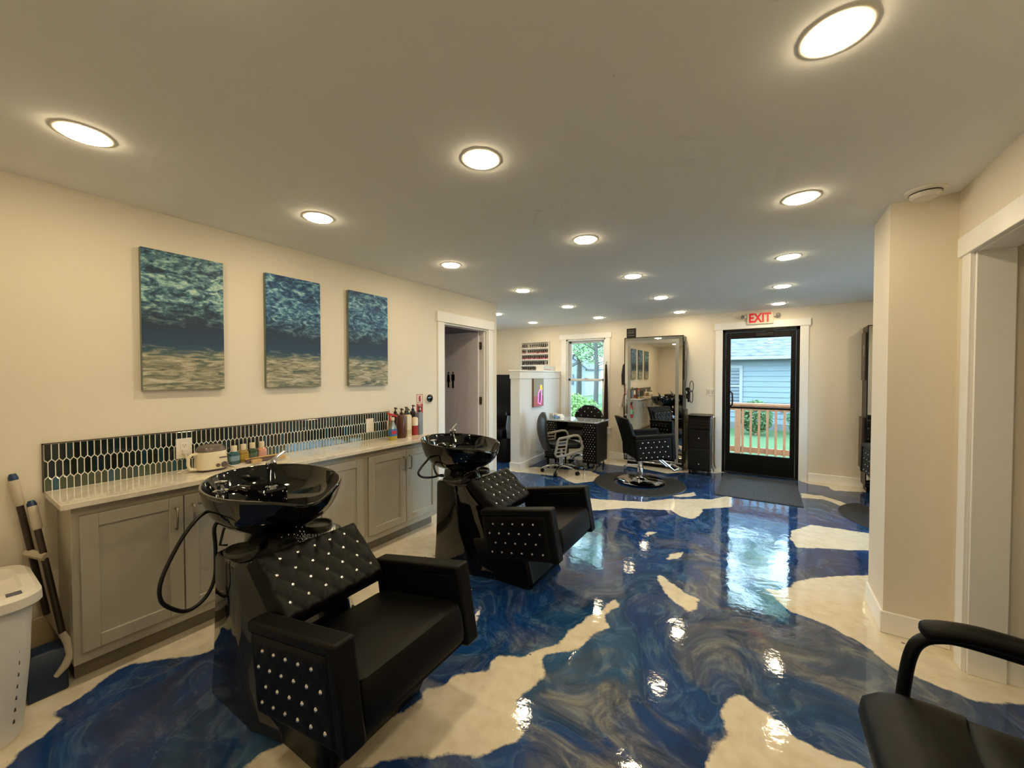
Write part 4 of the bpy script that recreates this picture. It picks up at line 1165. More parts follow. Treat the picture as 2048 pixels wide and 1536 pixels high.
# ------------------------------------------------------------------ hydraulic styling chair
def styling_chair(loc, rz, label):
    r = thing('styling_chair', label, 'chair', loc, rz, 'hydraulic styling chairs')
    th = .06
    T = Matrix.Translation((.35,0,.70)) @ Matrix.Rotation(-th,4,'Y')
    g = G(); g.lathe([(.315,.008),(.315,.014),(.30,.024),(.12,.036),(.06,.05),(.05,.06)],40,cap0=True,cap1=True); g.obj('base_plate', M_chrome, r)
    g = G(); g.lathe([(.042,.05),(.042,.20),(.034,.205),(.034,.33),(.001,.33)],20); g.obj('hydraulic_column', M_chrome, r)
    g = G(); g.tube([(0,.03,.22),(-.10,.16,.20),(-.16,.22,.16)],.009,8); g.obj('pump_lever', M_chrome, r)
    g = G(); g.box(-.50,-.03,-.245,.245,-.315,-.29); g.xf(T); g.obj('seat_pan', M_black_metal, r)
    g = G(); g.loft([rring(-.49,.0,-.232,.232,-.295,.03), rring(-.49,.008,-.234,.234,-.26,.035), rring(-.49,.004,-.234,.234,-.19,.04), rring(-.47,-.02,-.22,.22,-.165,.05)]); g.xf(T); g.obj('seat', M_black_leather, r)
    arm_pair(r, T, .53, .335, .305, .07, .074, .066, .235, sscale=1.0)
    # flared backrest
    ey = Vector((-.22,0,.44)).normalized(); ez = Vector((.44,0,.22)).normalized()
    g = G(); R = []
    for k in range(9):
        t = k/8; zz = .36+.52*t; xx = -.12-.10*t-.05*t*t
        hw = .235+.03*t; tk = .075*(1-.35*t)
        R.append(rring(xx-tk/2,xx+tk/2,-hw,hw,zz,tk*.45,4))
    R.append([(p[0]*1.0-.004, p[1]*.97, p[2]+.012) for p in R[-1]])
    g.loft(R); bk = g.obj('backrest', M_black_leather, r)
    ey = Vector((-.13,0,.44)).normalized(); ez = Vector((.44,0,.13)).normalized()
    Mb = basis((-.120,0,.47), (0,1,0), ey, ez)
    g = tufted(.42, .37, .035, .072, .078, .315, .008, 40, 32, .03); g.xf(Mb); g.obj('tufted_pad', M_black_leather, bk)
    put_studs(bk, [(u, v, .030) for u, v in lattice(.072, .078, .315)], Mb)
    g = G(); g.tube([(.20,-.12,.36),(.36,-.12,.22),(.42,-.12,.17),(.50,-.12,.20)],.014,10); g.obj('footrest_bar', M_chrome, r)
    g = G(); g.tube([(.20,.12,.36),(.36,.12,.22),(.42,.12,.17),(.50,.12,.20)],.014,10); g.obj('footrest_bar', M_chrome, r)
    g = G(); g.tube([(.50,-.15,.20),(.50,.15,.20)],.018,12); g.obj('footrest', M_chrome, r)
    return r
sc1 = styling_chair((-1.42,5.50,.012), .60, 'black studded styling chair on the round floor mat')
sc2 = copy_tree(sc1); sc2.location = (1.30,5.62,.012); sc2.rotation_euler = (0,0,1.7)
sc2['label'] = 'black styling chair mostly hidden behind the pillar'
def round_mat(loc, rz, label):
    r = thing('floor_mat', label, 'floor mat', loc, rz, 'anti-fatigue floor mats')
    n = 56; O = []; I = []
    for i in range(n+1):
        t = -PI*.80+PI*1.60*i/n
        O.append((.60*math.cos(t),.60*math.sin(t)))
        I.append((.335*math.cos(t),.335*math.sin(t)))
    g = G()
    R = []
    for o_, i_ in zip(O, I):
        R.append([(o_[0],o_[1],0),(o_[0]*.985,o_[1]*.985,.011),(i_[0],i_[1],.012),(i_[0],i_[1],0)])
    g.loft(R); g.obj('mat_pad', M_rubber, r)
    return r
fm = round_mat((-1.42,5.43,0), -PI/2+.05, 'black horseshoe floor mat under the studded styling chair')
fm2 = copy_tree(fm); fm2.location = (1.30,5.45,0); fm2['label'] = 'black floor mat mostly hidden behind the pillar'

# ------------------------------------------------------------------ rolling trolley by the door
tl = thing('rolling_trolley', 'black rolling salon trolley between mirror and exit door', 'trolley', (-.79, 6.545, 0))
g = G(); g.box(-.155,.145,-.17,.17,.06,.865); g.obj('trolley_body', M_black_lam, tl, bevel=.005)
g = G(); g.box(-.165,.155,-.18,.18,.865,.885); g.obj('trolley_top', M_black_lam, tl, bevel=.006)
for k in range(3):
    z = .80-.045*k
    g = G(); g.box(-.145,.135,-.178,-.168,z-.018,z+.018); g.obj('tray_drawer', mat('trolley_drawer', (11,11,12), .3), tl, bevel=.003)
for z0, z1, kz in ((.40,.66,.545),(.09,.385,.16)):
    g = G(); g.box(-.145,.135,-.180,-.168,z0,z1); dd = g.obj('trolley_door', mat('trolley_drawer', (11,11,12), .3), tl, bevel=.004)
    g = G(); g.ball((-.005,-.188,kz),.011,12,8); g.obj('knob', M_chrome, dd)
g = G(); g.tube([(.148,-.14,.85),(.178,-.14,.84),(.178,-.14,.12),(.195,-.14,.06)],.009,8); g.tube([(.148,.12,.85),(.178,.12,.84),(.178,.12,.12),(.195,.12,.06)],.009,8)
hh = g.obj('side_rail', M_chrome, tl); hh['kind'] = 'stuff'
for x in (-.13,.12):
    for y in (-.14,.14):
        g = G(); g.cyl((x-.012,y,.03),(x+.012,y,.03),.03,14); g.cyl((x,y,.03),(x,y,.062),.010,8); g.obj('caster', M_black_metal, tl)

# ------------------------------------------------------------------ nail desk
nd = thing('manicure_table', 'black manicure table with studded pedestals before the window', 'table', (-2.58, 5.95, 0))
M_top = mat('desk_top_painted_sheen', (176,184,192), .06, var=.02, coat=.6)  # pale blue base paints in the window's reflection
g = G(); g.prism([(-.46,-.27),(.42,-.27),(.46,-.22),(.46,.27),(-.46,.27)], 'z', .742, .765); g.obj('table_top', M_top, nd, bevel=.004)
g = G(); g.box(-.42,.40,.16,.20,.53,.742); g.obj('modesty_panel', M_black_lam, nd)
def nail_pedestal(x0, x1, legs, z0):
    g = G(); g.box(x0,x1,-.24,.24,z0,.742); p = g.obj('pedestal', M_black_lam, nd, bevel=.004)
    w = x1-x0-.03; du, dv = w/4.6, .036
    nr = int((.70-z0)/dv)
    pd = tufted(w, .70-z0, .012, du, dv, .70-z0-.012, .003, 24, 40, .01)
    Ml = basis(((x0+x1)/2,-.24,z0+.02),(1,0,0),(0,0,1),(0,-1,0)); pd.xf(Ml)
    pp = pd.obj('studded_panel', M_black_leather, p)
    g = G()
    for rw in range(nr):
        n = 4 if rw % 2 == 0 else 5
        for k in range(n):
            u = (k-(n-1)/2)*du; v = .70-z0-.012-rw*dv
            if v < .01: continue
            q = Ml @ Vector((u, v, .0115)); g.ball(tuple(q), .0068, 8, 5)
    s_ = g.obj('panel_studs', M_crystal, p); s_['kind'] = 'stuff'
    for lx in (x0+.04,x1-.04):
        for ly in (-.19,.19):
            g = G()
            if legs: g.tube([(lx,ly,z0),(lx,ly,.0)],[.022,.012],10); g.obj('leg', M_black_lam, nd)
            else:
                g.cyl((lx-.014,ly,.032),(lx+.014,ly,.032),.032,14); g.cyl((lx,ly,.03),(lx,ly,z0),.012,8); g.obj('caster', M_nickel, nd)
nail_pedestal(.215,.445,False,.115)
nail_pedestal(-.455,-.235,True,.115)
g = G(); g.box(-.30,.10,-.10,.10,.60,.63); g.obj('drawer', M_black_lam, nd, bevel=.003)
g = G(); g.box(-.22,.18,.155,.159,.45,.70); g.obj('dust_filter', mat('pale_filter', (160,164,166), .5), nd)

# things on the desk
dl = thing('desk_lamp', 'small white nail lamp on the left end of the manicure table', 'lamp', (-2.93, 6.02, .765))
g = G(); g.loft([rring(-.09,.09,-.07,.07,0,.04), rring(-.085,.085,-.065,.065,.03,.045), rring(-.06,.06,-.045,.045,.055,.04)]); g.obj('shell', M_white, dl)
g = G(); g.box(-.06,.06,-.071,-.060,.004,.026); g.obj('opening', mat('lamp_blue', (92,134,176), .3), dl)
for k, (x, y, col, lb) in enumerate(((-2.99,5.86,(176,190,196),'pale round jar on the manicure table, left one'),(-2.90,5.84,(120,160,200),'blue jar on the manicure table, right one'))):
    r = thing('nail_jar', lb, 'jar', (x, y, .765), 0, 'jars on the manicure table')
    g = G(); g.lathe([(.03,0),(.034,.006),(.034,.05),(.026,.06)],18,cap0=True,cap1=True); g.obj('jar_body', mat('jar_%d' % k, col, .2, coat=.4), r)
    g = G(); g.lathe([(.03,.06),(.031,.064),(.031,.085),(.02,.092),(.001,.093)],18); g.obj('jar_lid', mat('jar_lid', (210,200,180), .4), r)

# ------------------------------------------------------------------ swivel chairs at the nail desk
def swivel_base(r, rad=.29, zc=.10):
    g = G(); g.lathe([(.028,.09),(.028,.26),(.020,.262),(.020,.40),(.001,.40)],16); g.obj('gas_column', M_chrome, r)
    for k in range(5):
        a = 2*PI*k/5+.3
        c, s = math.cos(a), math.sin(a)
        g = G(); g.tube([(0,0,.105),(.10*c,.10*s,.112),(.20*c,.20*s,.098),(rad*c,rad*s,.062)],[.022,.019,.016,.013],10); l_ = g.obj('base_leg', M_chrome, r)
        g = G(); q = (rad*c,rad*s); t = (-s,c)
        g.cyl((q[0]+t[0]*.022,q[1]+t[1]*.022,.028),(q[0]-t[0]*.022,q[1]-t[1]*.022,.028),.028,14); g.obj('caster', M_black_metal, l_)
tc_ = thing('task_chair', 'black swivel task chair with grey slatted armrests beside the half wall', 'chair', (-2.58, 5.40, 0), .78, 'swivel chairs at the nail desk')
swivel_base(tc_)
g = G(); g.loft([rring(-.22,.24,-.23,.23,.40,.09,5), rring(-.235,.255,-.245,.245,.43,.10,5), rring(-.225,.245,-.235,.235,.465,.10,5), rring(-.18,.20,-.19,.19,.478,.09,5)]); g.obj('seat', M_black_leather, tc_)
g = G(); R = []
for k in range(13):
    t = k/12; z = .36+.565*t
    hw = .20+.045*math.sin(PI*min(1,t*1.05))*1.0
    if t > .72: hw *= math.sqrt(max(.04, 1-((t-.72)/.285)**2))
    bx = -.235-.05*t+.05*math.sin(PI*t)*-1
    tk = .085 if t < .85 else .085*(1-(t-.85)*2.5)
    R.append([(bx+tk*.5*math.cos(a)-.02*math.cos(2*a)*0, hw*math.sin(a)*(1 if abs(math.sin(a))<.99 else 1), z) for a in [2*PI*i/24 for i in range(24)]])
g.loft(R); g.obj('backrest', mat('charcoal_back', (26,26,28), .5, var=.06), tc_)
for s in (-1,1):
    g = G(); y = s*.275
    loop = [(-.17,y,.30),(-.19,y,.34),(-.15,y,.52),(-.13,y,.56),(.10,y,.60),(.16,y,.595),(.19,y,.57),(.235,y,.42),(.22,y,.385),(-.05,y,.31)]
    g.tube(loop, .019, 10, closed=True, sq=.8); a_ = g.obj('armrest', M_grey_pl, tc_)
    g = G(); g.tube([(-.04,y,.31),(.0,y,.585)],.014,8); g.obj('arm_post', M_grey_pl, a_)
    for q in range(4):
        z = .36+.05*q
        g = G(); g.tube([(-.18+.009*q*1.0,y,z),(-.033+.009*q,y,z+.008)],.010,8); g.obj('slat', M_grey_pl, a_)
nc = thing('nail_client_chair', 'black round backed studded chair behind the manicure table', 'chair', (-2.59, 6.32, 0), 0, 'swivel chairs at the nail desk')
swivel_base(nc, .27)
g = G(); g.loft([rring(-.20,.20,-.24,.20,.40,.09,5), rring(-.21,.21,-.25,.21,.43,.10,5), rring(-.20,.20,-.24,.20,.47,.10,5), rring(-.17,.17,-.20,.16,.482,.09,5)]); g.obj('seat', M_black_leather, nc)
g = G(); R = []
for k in range(13):
    t = k/12; z = .50+.455*t
    hw = .27
    if t > .45: hw *= math.sqrt(max(.10, 1-((t-.45)/.565)**2))
    R.append(rring(-hw,hw,.155+.04*t,.225+.04*t,z,.03,4))
g.loft(R); nb = g.obj('backrest', M_black_leather, nc)
put_studs(nb, [(u, v, .152+.04*(v-.5)/.455*-1*-1) for u, v in ()], Matrix.Identity(4))
for rw, (n, z) in enumerate(((3,.905),(4,.84),(5,.775),(4,.71),(5,.645))):
    for k in range(n):
        u = (k-(n-1)/2)*.125
        if rw == 0: u = (k-1)*.125
        o = STUD.copy(); COL.objects.link(o); o.parent = nb
        o.matrix_local = basis((u, .153+.04*(z-.5)/.455, z), (1,0,0), (0,0,1), (0,-1,0)) @ Matrix.Scale(1.15,4)
        if abs(u) > .25: o.matrix_local = basis((math.copysign(.235,u), .153+.04*(z-.5)/.455, z), (1,0,0), (0,0,1), (0,-1,0)) @ Matrix.Scale(1.15,4)

# ------------------------------------------------------------------ half wall canvas (neon bottle) and box
fang = math.atan2(-.125, 1.66)
pc = thing('neon_bottle_canvas', 'pink and grey canvas with glowing bottle outline on the half wall', 'canvas print', (-3.212, 5.76, 1.195), 0)
Mh = Matrix.Rotation(-fang*-1*-1, 4, 'Z')
def on_half(g): return g.xf(Matrix.Rotation(.0752,4,'Z'))
g = on_half(G().box(.004,.036,-.20,.20,-.235,.235)); g.obj('canvas_edge', mat('canvas_brown', (120,84,60), .7), pc)
g = on_half(G().box(.036,.038,-.198,.198,-.06,.233)); g.obj('grey_field', mat('canvas_grey', (168,164,150), .7), pc)
g = on_half(G().box(.036,.038,-.198,.198,-.233,-.06)); g.obj('pink_field', mat('canvas_pink', (196,120,128), .7), pc)
M_neon = mat('neon_pink', (250,150,220), .4, emit=(1,.25,.75), estr=1.6)
M_neony = mat('neon_yellow', (250,190,60), .4, emit=(1,.6,.12), estr=1.4)
def ytube(P, r_): 
    g = G(); g.tube([(.040,y,z) for y, z in P], r_, 8, closed=True); return on_half(g)
ytube([(-.035,-.17),(-.015,-.01),(.035,.05),(.095,.03),(.105,-.02),(.10,-.12),(.06,-.20)], .006).obj('neon_bottle', M_neon, pc)
g = on_half(G().box(.038,.0392,-.015,.08,-.16,.0)); g.obj('bottle_fill', mat('neon_violet', (150,80,140), .6), pc)
ytube([(.055,.055),(.065,.125),(.11,.115),(.115,.045)], .007).obj('neon_cap', M_neony, pc)
g = on_half(G().box(.038,.0392,.065,.105,.055,.115)); g.obj('cap_fill', mat('neon_yellow_fill', (240,180,60), .5), pc)
bx_ = thing('storage_box', 'small white lidded box on the half wall cap', 'box', (-3.34, 6.33, 1.565), .075)
g = G().box(-.07,.07,-.28,.28,0,.06); g.obj('box_body', M_white, bx_, bevel=.002)
g = G().box(-.074,.074,-.284,.284,.06,.085); g.obj('box_lid', M_white, bx_, bevel=.002)
g = G().box(-.0715,.0715,-.25,.05,.02,.035); g.obj('label_strip', mat('box_label_red', (206,150,150), .6), bx_)

# ------------------------------------------------------------------ nail polish rack
pr_ = thing('polish_rack', 'white five shelf nail polish rack on the far wall', 'rack', (-3.797, YF, 1.56))
RX = .307
g = G().box(-RX,RX,-.008,0,0,.585); g.obj('back_board', M_white, pr_)
for s in (-1,1):
    g = G().box(s*RX-.006,s*RX+.006,-.075,0,0,.585); g.obj('side_board', M_white, pr_)
g = G().box(-RX,RX,-.075,0,.573,.585); g.obj('top_board', M_white, pr_)
for k in range(5):
    g = G().box(-RX,RX,-.075,0,.112*k,.112*k+.008); sh = g.obj('shelf', M_white, pr_)
    g = G().box(-RX,RX,-.0765,-.073,.112*k,.112*k+.022); g.obj('shelf_lip', M_white, sh)
PCOL = [[(176,170,158),(150,140,128),(120,110,100),(196,190,176)],[(196,120,128),(206,140,146),(176,96,104),(150,70,80)],[(186,70,84),(200,96,110),(160,40,56),(206,120,126)],[(90,84,86),(120,112,112),(150,120,120),(60,56,60)],[(196,186,166),(120,110,96),(90,80,78),(170,160,146)]]
ONT = ['first','second','third','fourth','fifth','sixth','seventh','eighth','ninth','tenth','eleventh','twelfth','thirteenth','last']
SHN = ['lowest','second lowest','middle','second highest','highest']
prng = random.Random(11)
pol = {}
for k in range(5):
    rowi = 4-k
    for i in range(14):
        if (rowi == 1 and i == 2) or (rowi == 3 and i == 12) or (rowi == 0 and i == 3) : continue
        c = PCOL[rowi][prng.randrange(4)] if not (rowi == 1 and i < 6) else (206,150,156)
        if c not in pol:
            g = G(); g.loft([rring(-.0165,.0165,-.015,.015,0,.006,2), rring(-.0165,.0165,-.015,.015,.034,.006,2), rring(-.009,.009,-.009,.009,.040,.006,2)], 0)
            g.lathe([(.0105,.040),(.0115,.044),(.0095,.085),(.001,.086)],8,mi=1)
            o = g.obj('nail_polish_bottle', [mat('polish_'+str(c), c, .15, coat=.5), M_black_lam]); pol[c] = o
        else:
            o = pol[c].copy(); COL.objects.link(o)
        o.location = (-3.797-RX+.028+.0425*i, YF-.042, 1.56+.112*k+.0085)
        tag(o, 'black capped nail polish bottle, %s from the left on the %s rack shelf' % (ONT[i], SHN[k]), 'nail polish', 'nail polish bottles on the rack')

# ------------------------------------------------------------------ pedicure chair beyond the half wall
pd_ = thing('pedicure_chair', 'black padded pedicure massage chair behind the half wall', 'chair', (-4.05, 5.75, 0), -1.35)
M_pedgrey = mat('grey_side_shell', (104,104,106), .4)
g = G(); g.loft([rring(-.30,.34,-.36,.36,0,.08), rring(-.30,.34,-.36,.36,.36,.08), rring(-.28,.32,-.34,.34,.40,.08)]); g.obj('chair_base', M_black_leather, pd_)
g = G(); g.loft([rring(-.25,.36,-.26,.26,.40,.07), rring(-.26,.38,-.27,.27,.48,.08), rring(-.24,.36,-.25,.25,.54,.08)]); g.obj('seat', M_black_leather, pd_)
g = G(); R = []
for k in range(11):
    t = k/10; z = .48+1.02*t; x = -.22-.22*t; tk = .12+.07*math.sin(PI*t*2)**2; hw = .30+.03*math.sin(PI*t)
    if t > .85: hw *= 1-(t-.85)*1.5
    R.append(rring(x-tk/2,x+tk/2,-hw,hw,z,.05,4))
g.loft(R); g.obj('backrest', M_black_leather, pd_)
for s in (-1,1):
    g = G(); g.loft([rring(-.30,.26,s*.36-.07,s*.36+.07,.40,.05), rring(-.32,.28,s*.36-.08,s*.36+.08,.62,.06), rring(-.28,.24,s*.36-.06,s*.36+.06,.80,.05)]); a_ = g.obj('armrest', M_pedgrey, pd_)
    g = G(); g.loft([rring(-.30,.28,s*.36-.085,s*.36+.085,.80,.06), rring(-.30,.28,s*.36-.08,s*.36+.08,.85,.06)]); g.obj('arm_pad', M_black_leather, a_)
    g = G(); g.tube([(-.24,s*.30,.86),(-.29,s*.315,1.15),(-.36,s*.29,1.40)],[.045,.055,.035],12); g.obj('side_bolster', M_black_leather, pd_)

# ------------------------------------------------------------------ hanging things by the window and mirror
hk = thing('hanging_cape', 'dark maroon salon cape hanging from a hook on the window casing', 'cape', (-2.345, YF-.02, 1.70))
g = G(); g.tube([(0,.0,.03),(0,-.03,.03),(0,-.045,.0),(0,-.04,-.03),(0,-.02,-.035)],.006,8); g.obj('hook', M_nickel, hk)
g = G(); R = []
for k in range(12):
    t = k/11; z = -.02-1.10*t; w = .012+.026*t**.7; d = .020+.03*t
    R.append([(w*math.cos(a)*(1+.18*math.sin(5*a+2*t)), -.045+d*math.sin(a)*(1+.15*math.cos(4*a)), z) for a in [2*PI*i/20 for i in range(20)]])
g.loft(R); g.obj('cloth', mat('maroon_black_cloth', (44,26,28), .8, var=.2), hk)
hb = thing('hanging_bag', 'black bag hanging behind the left edge of the mirror', 'bag', (-2.018, YF-.03, 1.60))
g = G(); g.loft([rring(-.045,.05,-.06,.02,-.28,.03), rring(-.05,.05,-.065,.02,-.10,.03), rring(-.03,.045,-.05,.02,.06,.025), rring(-.0,.03,-.03,.015,.10,.012)]); g.obj('bag_body', mat('dark_brown_cloth', (34,26,24), .7), hb)
hw_ = thing('hanging_towel', 'small white cloth hanging beside the mirror edge', 'towel', (-2.00, YF-.03, 1.14))
g = G(); R = []
for k in range(8):
    t = k/7; R.append([(-.03-.05*t+(.015+.025*t)*math.cos(a), -.03+(.012+.012*t)*math.sin(a), .0-.20*t) for a in [2*PI*i/14 for i in range(14)]])
g.loft(R); g.obj('cloth', mat('white_towel', (214,206,196), .8), hw_)
g = G(); g.cyl((-.03,.03,.0),(-.03,-.04,.0),.008,8); g.obj('peg', M_black_metal, hw_)

# ------------------------------------------------------------------ waiting chair (lower right)
wc = thing('waiting_chair', 'black padded waiting chair with curved arms in the lower right corner', 'chair', (.262, 1.335, 0), 0)
# local: +x from front edge to back, y across
M_vinylblk = mat('black_vinyl', (10,10,10), .46, var=.08, scale=20, spec=.25, bump=.05, bscale=220)
W2 = .325
g = G(); R = []
prof = [(.07,.385),(.02,.40),(-.005,.435),(.0,.468),(.03,.490),(.09,.502),(.15,.503),(.205,.497)]
for x, z in prof:
    rr_ = []
    for i in range(25):
        y = -W2+2*W2*i/24
        e = 1-abs(y)/W2
        dz = -.03*max(0, 1-e/.16)**2
        ex = .05*max(0, 1-e/.30)**2
        bow = .035*(y/W2)**2
        rr_.append((x+ex*(1 if x < .05 else .2)+(bow if x > .1 else 0)*1.0, y, z+dz))
    R.append(rr_)
R2 = [[(p[0], p[1], min(p[2]-.055, .40)) for p in R[-1]], [(p[0], p[1], .385) for p in R[0]]]
g.loft(R+R2+[R[0]], closed=False, cap0=False, cap1=False); g.obj('front_roll', M_vinylblk, wc, angle=60)
g = G(); R = []
for k, x in enumerate((.199,.206,.30,.45,.56,.60)):
    rr_ = []
    for i in range(25):
        y = -W2+2*W2*i/24; e = 1-abs(y)/W2
        dz = -.035*max(0, 1-e/.14)**2 - (.010 if k in (0,) else 0)
        gr = -.008*math.exp(-((abs(y)-W2*.80)/.008)**2)
        rr_.append((x+.035*(y/W2)**2*(1 if k < 2 else 0), y, .488+dz+gr-.02*(x-.2)))
    R.append(rr_)
R.append([(p[0],p[1],.40) for p in R[-1]]); R.append([(p[0],p[1],.40) for p in R[0]])
g.loft(R+[R[0]], closed=False, cap0=False, cap1=False); g.obj('seat', M_vinylblk, wc, angle=60)
g = G(); g.box(.03,.58,-W2+.03,W2-.03,.375,.405); g.obj('seat_pan', M_black_lam, wc)
g = G(); R = []
for k in range(9):
    t = k/8; z = .46+.52*t; x = .565+.05*t+.03*t*t; hw = .29*(1-.25*max(0,t-.7)/.3); R.append(rring(x-.045,x+.045,-hw,hw,z,.04,4))
g.loft(R); g.obj('backrest', M_vinylblk, wc)
for s in (-1,1):
    y = s*.335
    g = G(); P = [(.105,y-s*.02,.40),(.118,y,.50),(.130,y,.60),(.150,y,.655),(.19,y,.682),(.25,y,.690)]
    P2 = [(.25,y,.690),(.40,y,.678),(.55,y,.655),(.60,y,.60),(.59,y,.45)]
    g.tube(smooth_path(P+P2[1:]), .017, 12); a_ = g.obj('arm_frame', M_black_metal, wc)
    PP = smooth_path([(.150,y,.690),(.20,y,.706),(.27,y,.714),(.36,y,.708),(.46,y,.695),(.548,y,.678)])
    g = G(); g.tube(PP,[.027*(1-max(0,1-min(i,len(PP)-1-i)/3.0)**2*.75) for i in range(len(PP))],16,sq=1.25); g.obj('arm_pad', M_vinylblk, a_)
for x in (.12,.53):
    for s in (-1,1):
        g = G(); g.tube([(x,s*.28,.385),(x+(-.03 if x<.3 else .03),s*.30,0)],.014,10); g.obj('leg', M_black_metal, wc)

# ------------------------------------------------------------------ outside: deck railing, neighbour house, trees
M_cedar = mat('cedar_wood', (160,112,82), .7, var=.15, scale=12)
g = G()
GZ = -.35
lawn_m = mat('lawn_green', (57,82,41), .9, var=.35, scale=6, bump=.3, bscale=80)
g.add([(-60,8.6,GZ),(40,8.6,GZ),(40,60,GZ),(-60,60,GZ)], [(0,1,2,3)])
struct(g.obj('ground_lawn', lawn_m, smooth=False), 'green lawn outside')
g = G(); g.add([(-60,-25,GZ),(40,-25,GZ),(40,8.6,GZ),(-60,8.6,GZ)], [(0,1,2,3)])  # added pale ground, bounces neutral daylight onto the far ceiling
struct(g.obj('ground_bounce', mat('pale_bounce_ground', (138,140,142), .9, var=.08), smooth=False), 'unseen pale ground added to bounce daylight indoors')
g = G(); g.box(-14,-3.2,14.5,18.5,GZ,GZ+.02)
struct(g.obj('ground_street', mat('street_grey', (94,96,100), .9, var=.06), smooth=False), 'pale grey street outside the window')
dk = thing('wooden_deck', 'cedar deck boards outside the exit door', 'deck', (-.1, 7.5, 0))
for k in range(7):
    y = YF+.135+.148*k
    g = G().box(-1.6,1.6,y,y+.140,-.07,-.03); g.obj('plank', M_cedar, dk, world=True)
rl = thing('deck_railing', 'cedar deck railing with square balusters outside the glass door', 'railing', (-.1, 8.05, -.03))
g = G().box(-1.7,1.7,7.98,8.12,.955,.995); g.obj('top_rail', M_cedar, rl, world=True, bevel=.004)
g = G().box(-1.7,1.7,8.03,8.07,.865,.955); g.obj('upper_rail', M_cedar, rl, world=True)
g = G().box(-1.7,1.7,8.03,8.07,.12,.215); g.obj('lower_rail', M_cedar, rl, world=True)
for x in (-1.45,-.372,.80): 
    g = G().box(x-.045,x+.045,8.0,8.09,-.35,.955); g.obj('post', M_cedar, rl, world=True, bevel=.004)
for k in range(22):
    x = -.294+.1215*(k-10)
    if abs(x+.372) < .06 or abs(x-.80) < .06: continue
    g = G().box(x-.018,x+.018,8.012,8.048,.10,.94); g.obj('baluster', M_cedar, rl, world=True)
# neighbour house
HY = 15.7
M_extwhite = mat('exterior_white', (128,128,127), .5, var=.01)
hs = thing('neighbour_house', 'pale blue sided house with shingle roof seen through the exit door', 'house', (0, HY, GZ))
M_siding = mat('pale_siding', (100, 111, 116), .6, var=.02)
g = G().box(-2.6,6,HY+.03,HY+3,GZ,2.15); g.obj('house_wall', M_siding, hs, world=True)
for k in range(13):
    z = GZ+.22+.178*k
    g = G(); g.prism([(HY+.028,z),(HY-.004,z),(HY+.022,z+.182),(HY+.028,z+.182)], 'x', -2.6, 6); g.obj('plank', M_siding, hs, world=True, smooth=False)
g = G().box(-2.6,6,HY-.01,HY+.03,GZ,GZ+.22); g.obj('foundation', mat('concrete', (93,93,91), .9), hs, world=True)
g = G().box(-2.9,6.2,HY-.40,HY+.05,2.02,2.06); g.obj('soffit', M_extwhite, hs, world=True)
g = G().box(-2.9,6.2,HY-.46,HY-.36,2.03,2.15); g.obj('gutter', M_extwhite, hs, world=True, bevel=.01)
def shingle_material():
    m = mat('roof_shingles', (82,86,95), .9, var=.1)
    nt = m.node_tree; b = nt.nodes['Principled BSDF']
    tc = nt.nodes.new('ShaderNodeTexCoord'); mp = nt.nodes.new('ShaderNodeMapping'); mp.inputs['Scale'].default_value = (4,.01,30)
    nt.links.new(tc.outputs['Object'], mp.inputs[0])
    nz = nt.nodes.new('ShaderNodeTexNoise'); nz.inputs['Scale'].default_value = 1.0; nz.inputs['Detail'].default_value = 2
    nt.links.new(mp.outputs[0], nz.inputs['Vector'])
    rp = nt.nodes.new('ShaderNodeValToRGB'); rp.color_ramp.elements[0].position = .35; rp.color_ramp.elements[0].color = lin((62, 66, 77))+(1,); rp.color_ramp.elements[1].position = .65; rp.color_ramp.elements[1].color = lin((108, 111, 118))+(1,)
    nt.links.new(nz.outputs['Fac'], rp.inputs[0]); nt.links.new(rp.outputs[0], b.inputs['Base Color'])
    return m
M_sh = shingle_material()
for k in range(36):  # roof carried extra high to screen sky from the floor reflection
    y0, z0 = HY-.46+.20*k, 2.14+.115*k
    g = G(); g.prism([(y0,z0),(y0,z0+.022),(y0+.215,z0+.132),(y0+.215,z0+.118)], 'x', -2.95, 6.3); g.obj('shingle_course', M_sh, hs, world=True, smooth=False)
hwin = G()
wx0, wx1, wz0, wz1 = -1.75, -.60, .42, 1.84
for b_ in ((wx0,wx0+.09,HY-.04,HY+.03,wz0,wz1),(wx1-.09,wx1,HY-.04,HY+.03,wz0,wz1),(wx0+.09,wx1-.09,HY-.04,HY+.03,wz1-.09,wz1),(wx0+.09,wx1-.09,HY-.05,HY+.03,wz0,wz0+.08),(wx0+.09,wx1-.09,HY-.035,HY+.03,1.10,1.16)): hwin.box(*b_)
hf = hwin.obj('house_window', M_extwhite, hs, world=True)
for k in range(14):
    z = wz0+.09+.115*k
    g = G().box(wx0+.09,wx1-.09,HY-.014,HY-.004,z,z+.085); g.obj('blind_slat', mat('blind_grey', (93,100,105), .6), hf, smooth=False)
g = G().box(wx0+.09,wx1-.09,HY-.004,HY+.0,wz0+.08,wz1-.09); g.obj('pane', mat('house_pane_dark', (53,59,65), .1), hf, smooth=False)
g = G().box(-.50,-.40,HY-.10,HY-.0,.28,.40); g.obj('meter_box', mat('meter_grey', (82,86,88), .5), hs, world=True, bevel=.01)
g = G(); g.ball((.56,HY-.03,.36),(.09,.05,.09)); g.obj('porch_light', M_extwhite, hs, world=True)

